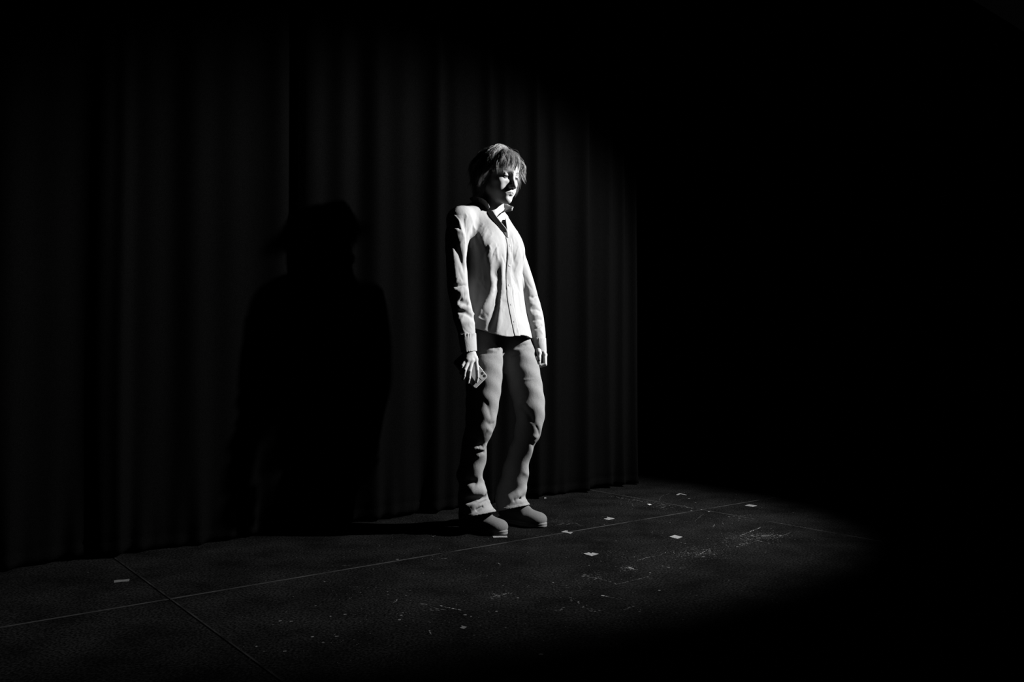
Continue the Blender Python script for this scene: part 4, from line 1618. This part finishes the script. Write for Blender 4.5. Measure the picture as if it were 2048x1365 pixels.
pts = []
for t in np.linspace(-1, 1, 25):
    p = on_skin(t * .045 + .004, 1.378 + .034 * abs(t) ** 1.5)
    if p is not None: pts.append(p)
NECK = link('necklace', tube('necklace', pts, .0007), person, [MAT['silver']])
pc = on_skin(.004, 1.374)
b = bmesh.new()
bmesh.ops.create_uvsphere(b, u_segments=12, v_segments=8, radius=1)
bmesh.ops.transform(b, matrix=Matrix.Translation(Vector(pc + TF * .001)) @ Matrix(np.stack([TL, TF, [0, 0, 1]], 1).tolist()).to_4x4() @ Matrix.Diagonal((.0042, .0014, .0052, 1)), verts=b.verts)
for q in b.faces: q.smooth = True
me = bpy.data.meshes.new('pendant')
b.to_mesh(me)
b.free()
link('pendant', me, NECK, [MAT['silver']])
ec = H(.0755, -.008, -.048)
pts = [ec + HM @ np.array([.003 * math.cos(a), .007 * math.sin(a), -.007 + .007 * math.cos(a)]) for a in np.linspace(0, 6.283, 20)]
link('earring', tube('earring', pts, .0008), person, [MAT['silver']])

# ------------------------------------------------------------------ the phone held in the nearer hand
corner_a, corner_b = PP(976.5, 753.5, 0), PP(950.5, 779, 0)          # the two corners of its top end
ex = (corner_b - corner_a)
W_PH = np.linalg.norm(ex)
ex /= W_PH
nrm = PH_N
ez = np.cross(ex, nrm)                                                # along its length, up into the hand
ez = ez if ez[2] > 0 else -ez
L_PH = .150
phone = bpy.data.objects.new('smartphone', None)
COL.objects.link(phone)
pc = (corner_a + corner_b) / 2 + ez * L_PH / 2 - nrm * .00475
phone.location = pc
phone.empty_display_size = .05
tag(phone, 'smartphone in a pale case with dark camera lenses, held by the fingers of one hand', 'smartphone')
PM = np.stack([ex, ez, nrm], 1)


def slab(name, w, l, t, r, center, mats, edge_mat=None, seg=8, bev=.0012):
    """rounded-corner plate in the phone's axes"""
    out = []
    for cx, cy, a0 in ((w / 2 - r, l / 2 - r, 0), (-w / 2 + r, l / 2 - r, 90), (-w / 2 + r, -l / 2 + r, 180), (w / 2 - r, -l / 2 + r, 270)):
        for i in range(seg + 1):
            a = math.radians(a0 + 90 * i / seg)
            out.append((cx + r * math.cos(a), cy + r * math.sin(a), math.cos(a), math.sin(a)))
    n = len(out)
    V = []
    for ins, z in ((bev, -t / 2), (0, -t / 2 + bev), (0, t / 2 - bev), (bev, t / 2)):
        for x, y, nx, ny in out:
            V.append(pc + PM @ (np.array(center) + [x - nx * ins, y - ny * ins, z]))
    Fs = [tuple(range(n))[::-1]]
    for k in range(3):
        for i in range(n):
            j = (i + 1) % n
            Fs.append((k * n + i, k * n + j, (k + 1) * n + j, (k + 1) * n + i))
    Fs.append(tuple(3 * n + i for i in range(n)))
    me = mesh_list(name, V, Fs)
    if edge_mat is not None:
        for p in me.polygons:
            if 0 < p.index < len(Fs) - 1: p.material_index = 1
    return me


case = link('case', slab('case', W_PH, L_PH, .0095, .011, (0, 0, 0), None, True, 8, .0028), phone, [MAT['case'], MAT['case_edge']])
link('screen', slab('screen', W_PH - .006, L_PH - .006, .0008, .009, (0, 0, -.0049), None, None, 8, .0002), phone, [MAT['screen']])
plate = link('camera_plate', slab('camera_plate', .031, .033, .0022, .009, (-W_PH / 2 + .0205, -L_PH / 2 + .0215, .0052), None, None, 8, .0006), case, [MAT['bump']])
sgn = (corner_a - pc) @ ex
for dx, dy in ((-.0075, -.0075), (-.0075, .0075)):
    c = pc + PM @ np.array([-W_PH / 2 + .0205 + dx, -L_PH / 2 + .0215 + dy, .0066])
    b = bmesh.new()
    bmesh.ops.create_cone(b, cap_ends=True, segments=24, radius1=.0066, radius2=.0062, depth=.0016)
    bmesh.ops.transform(b, matrix=Matrix.Translation(Vector(c)) @ Matrix(PM.tolist()).to_4x4(), verts=b.verts)
    me = bpy.data.meshes.new('lens')
    b.to_mesh(me)
    b.free()
    link('lens', me, case, [MAT['lens']])
for y in (-.032, -.018):
    c = pc + PM @ np.array([-W_PH / 2 - .0004, y, 0])
    b = bmesh.new()
    bmesh.ops.create_cube(b, size=1)
    bmesh.ops.transform(b, matrix=Matrix.Translation(Vector(c)) @ Matrix(PM.tolist()).to_4x4() @ Matrix.Diagonal((.0016, .010, .0032, 1)), verts=b.verts)
    me = bpy.data.meshes.new('side_button')
    b.to_mesh(me)
    b.free()
    link('side_button', me, case, [MAT['case_edge']])
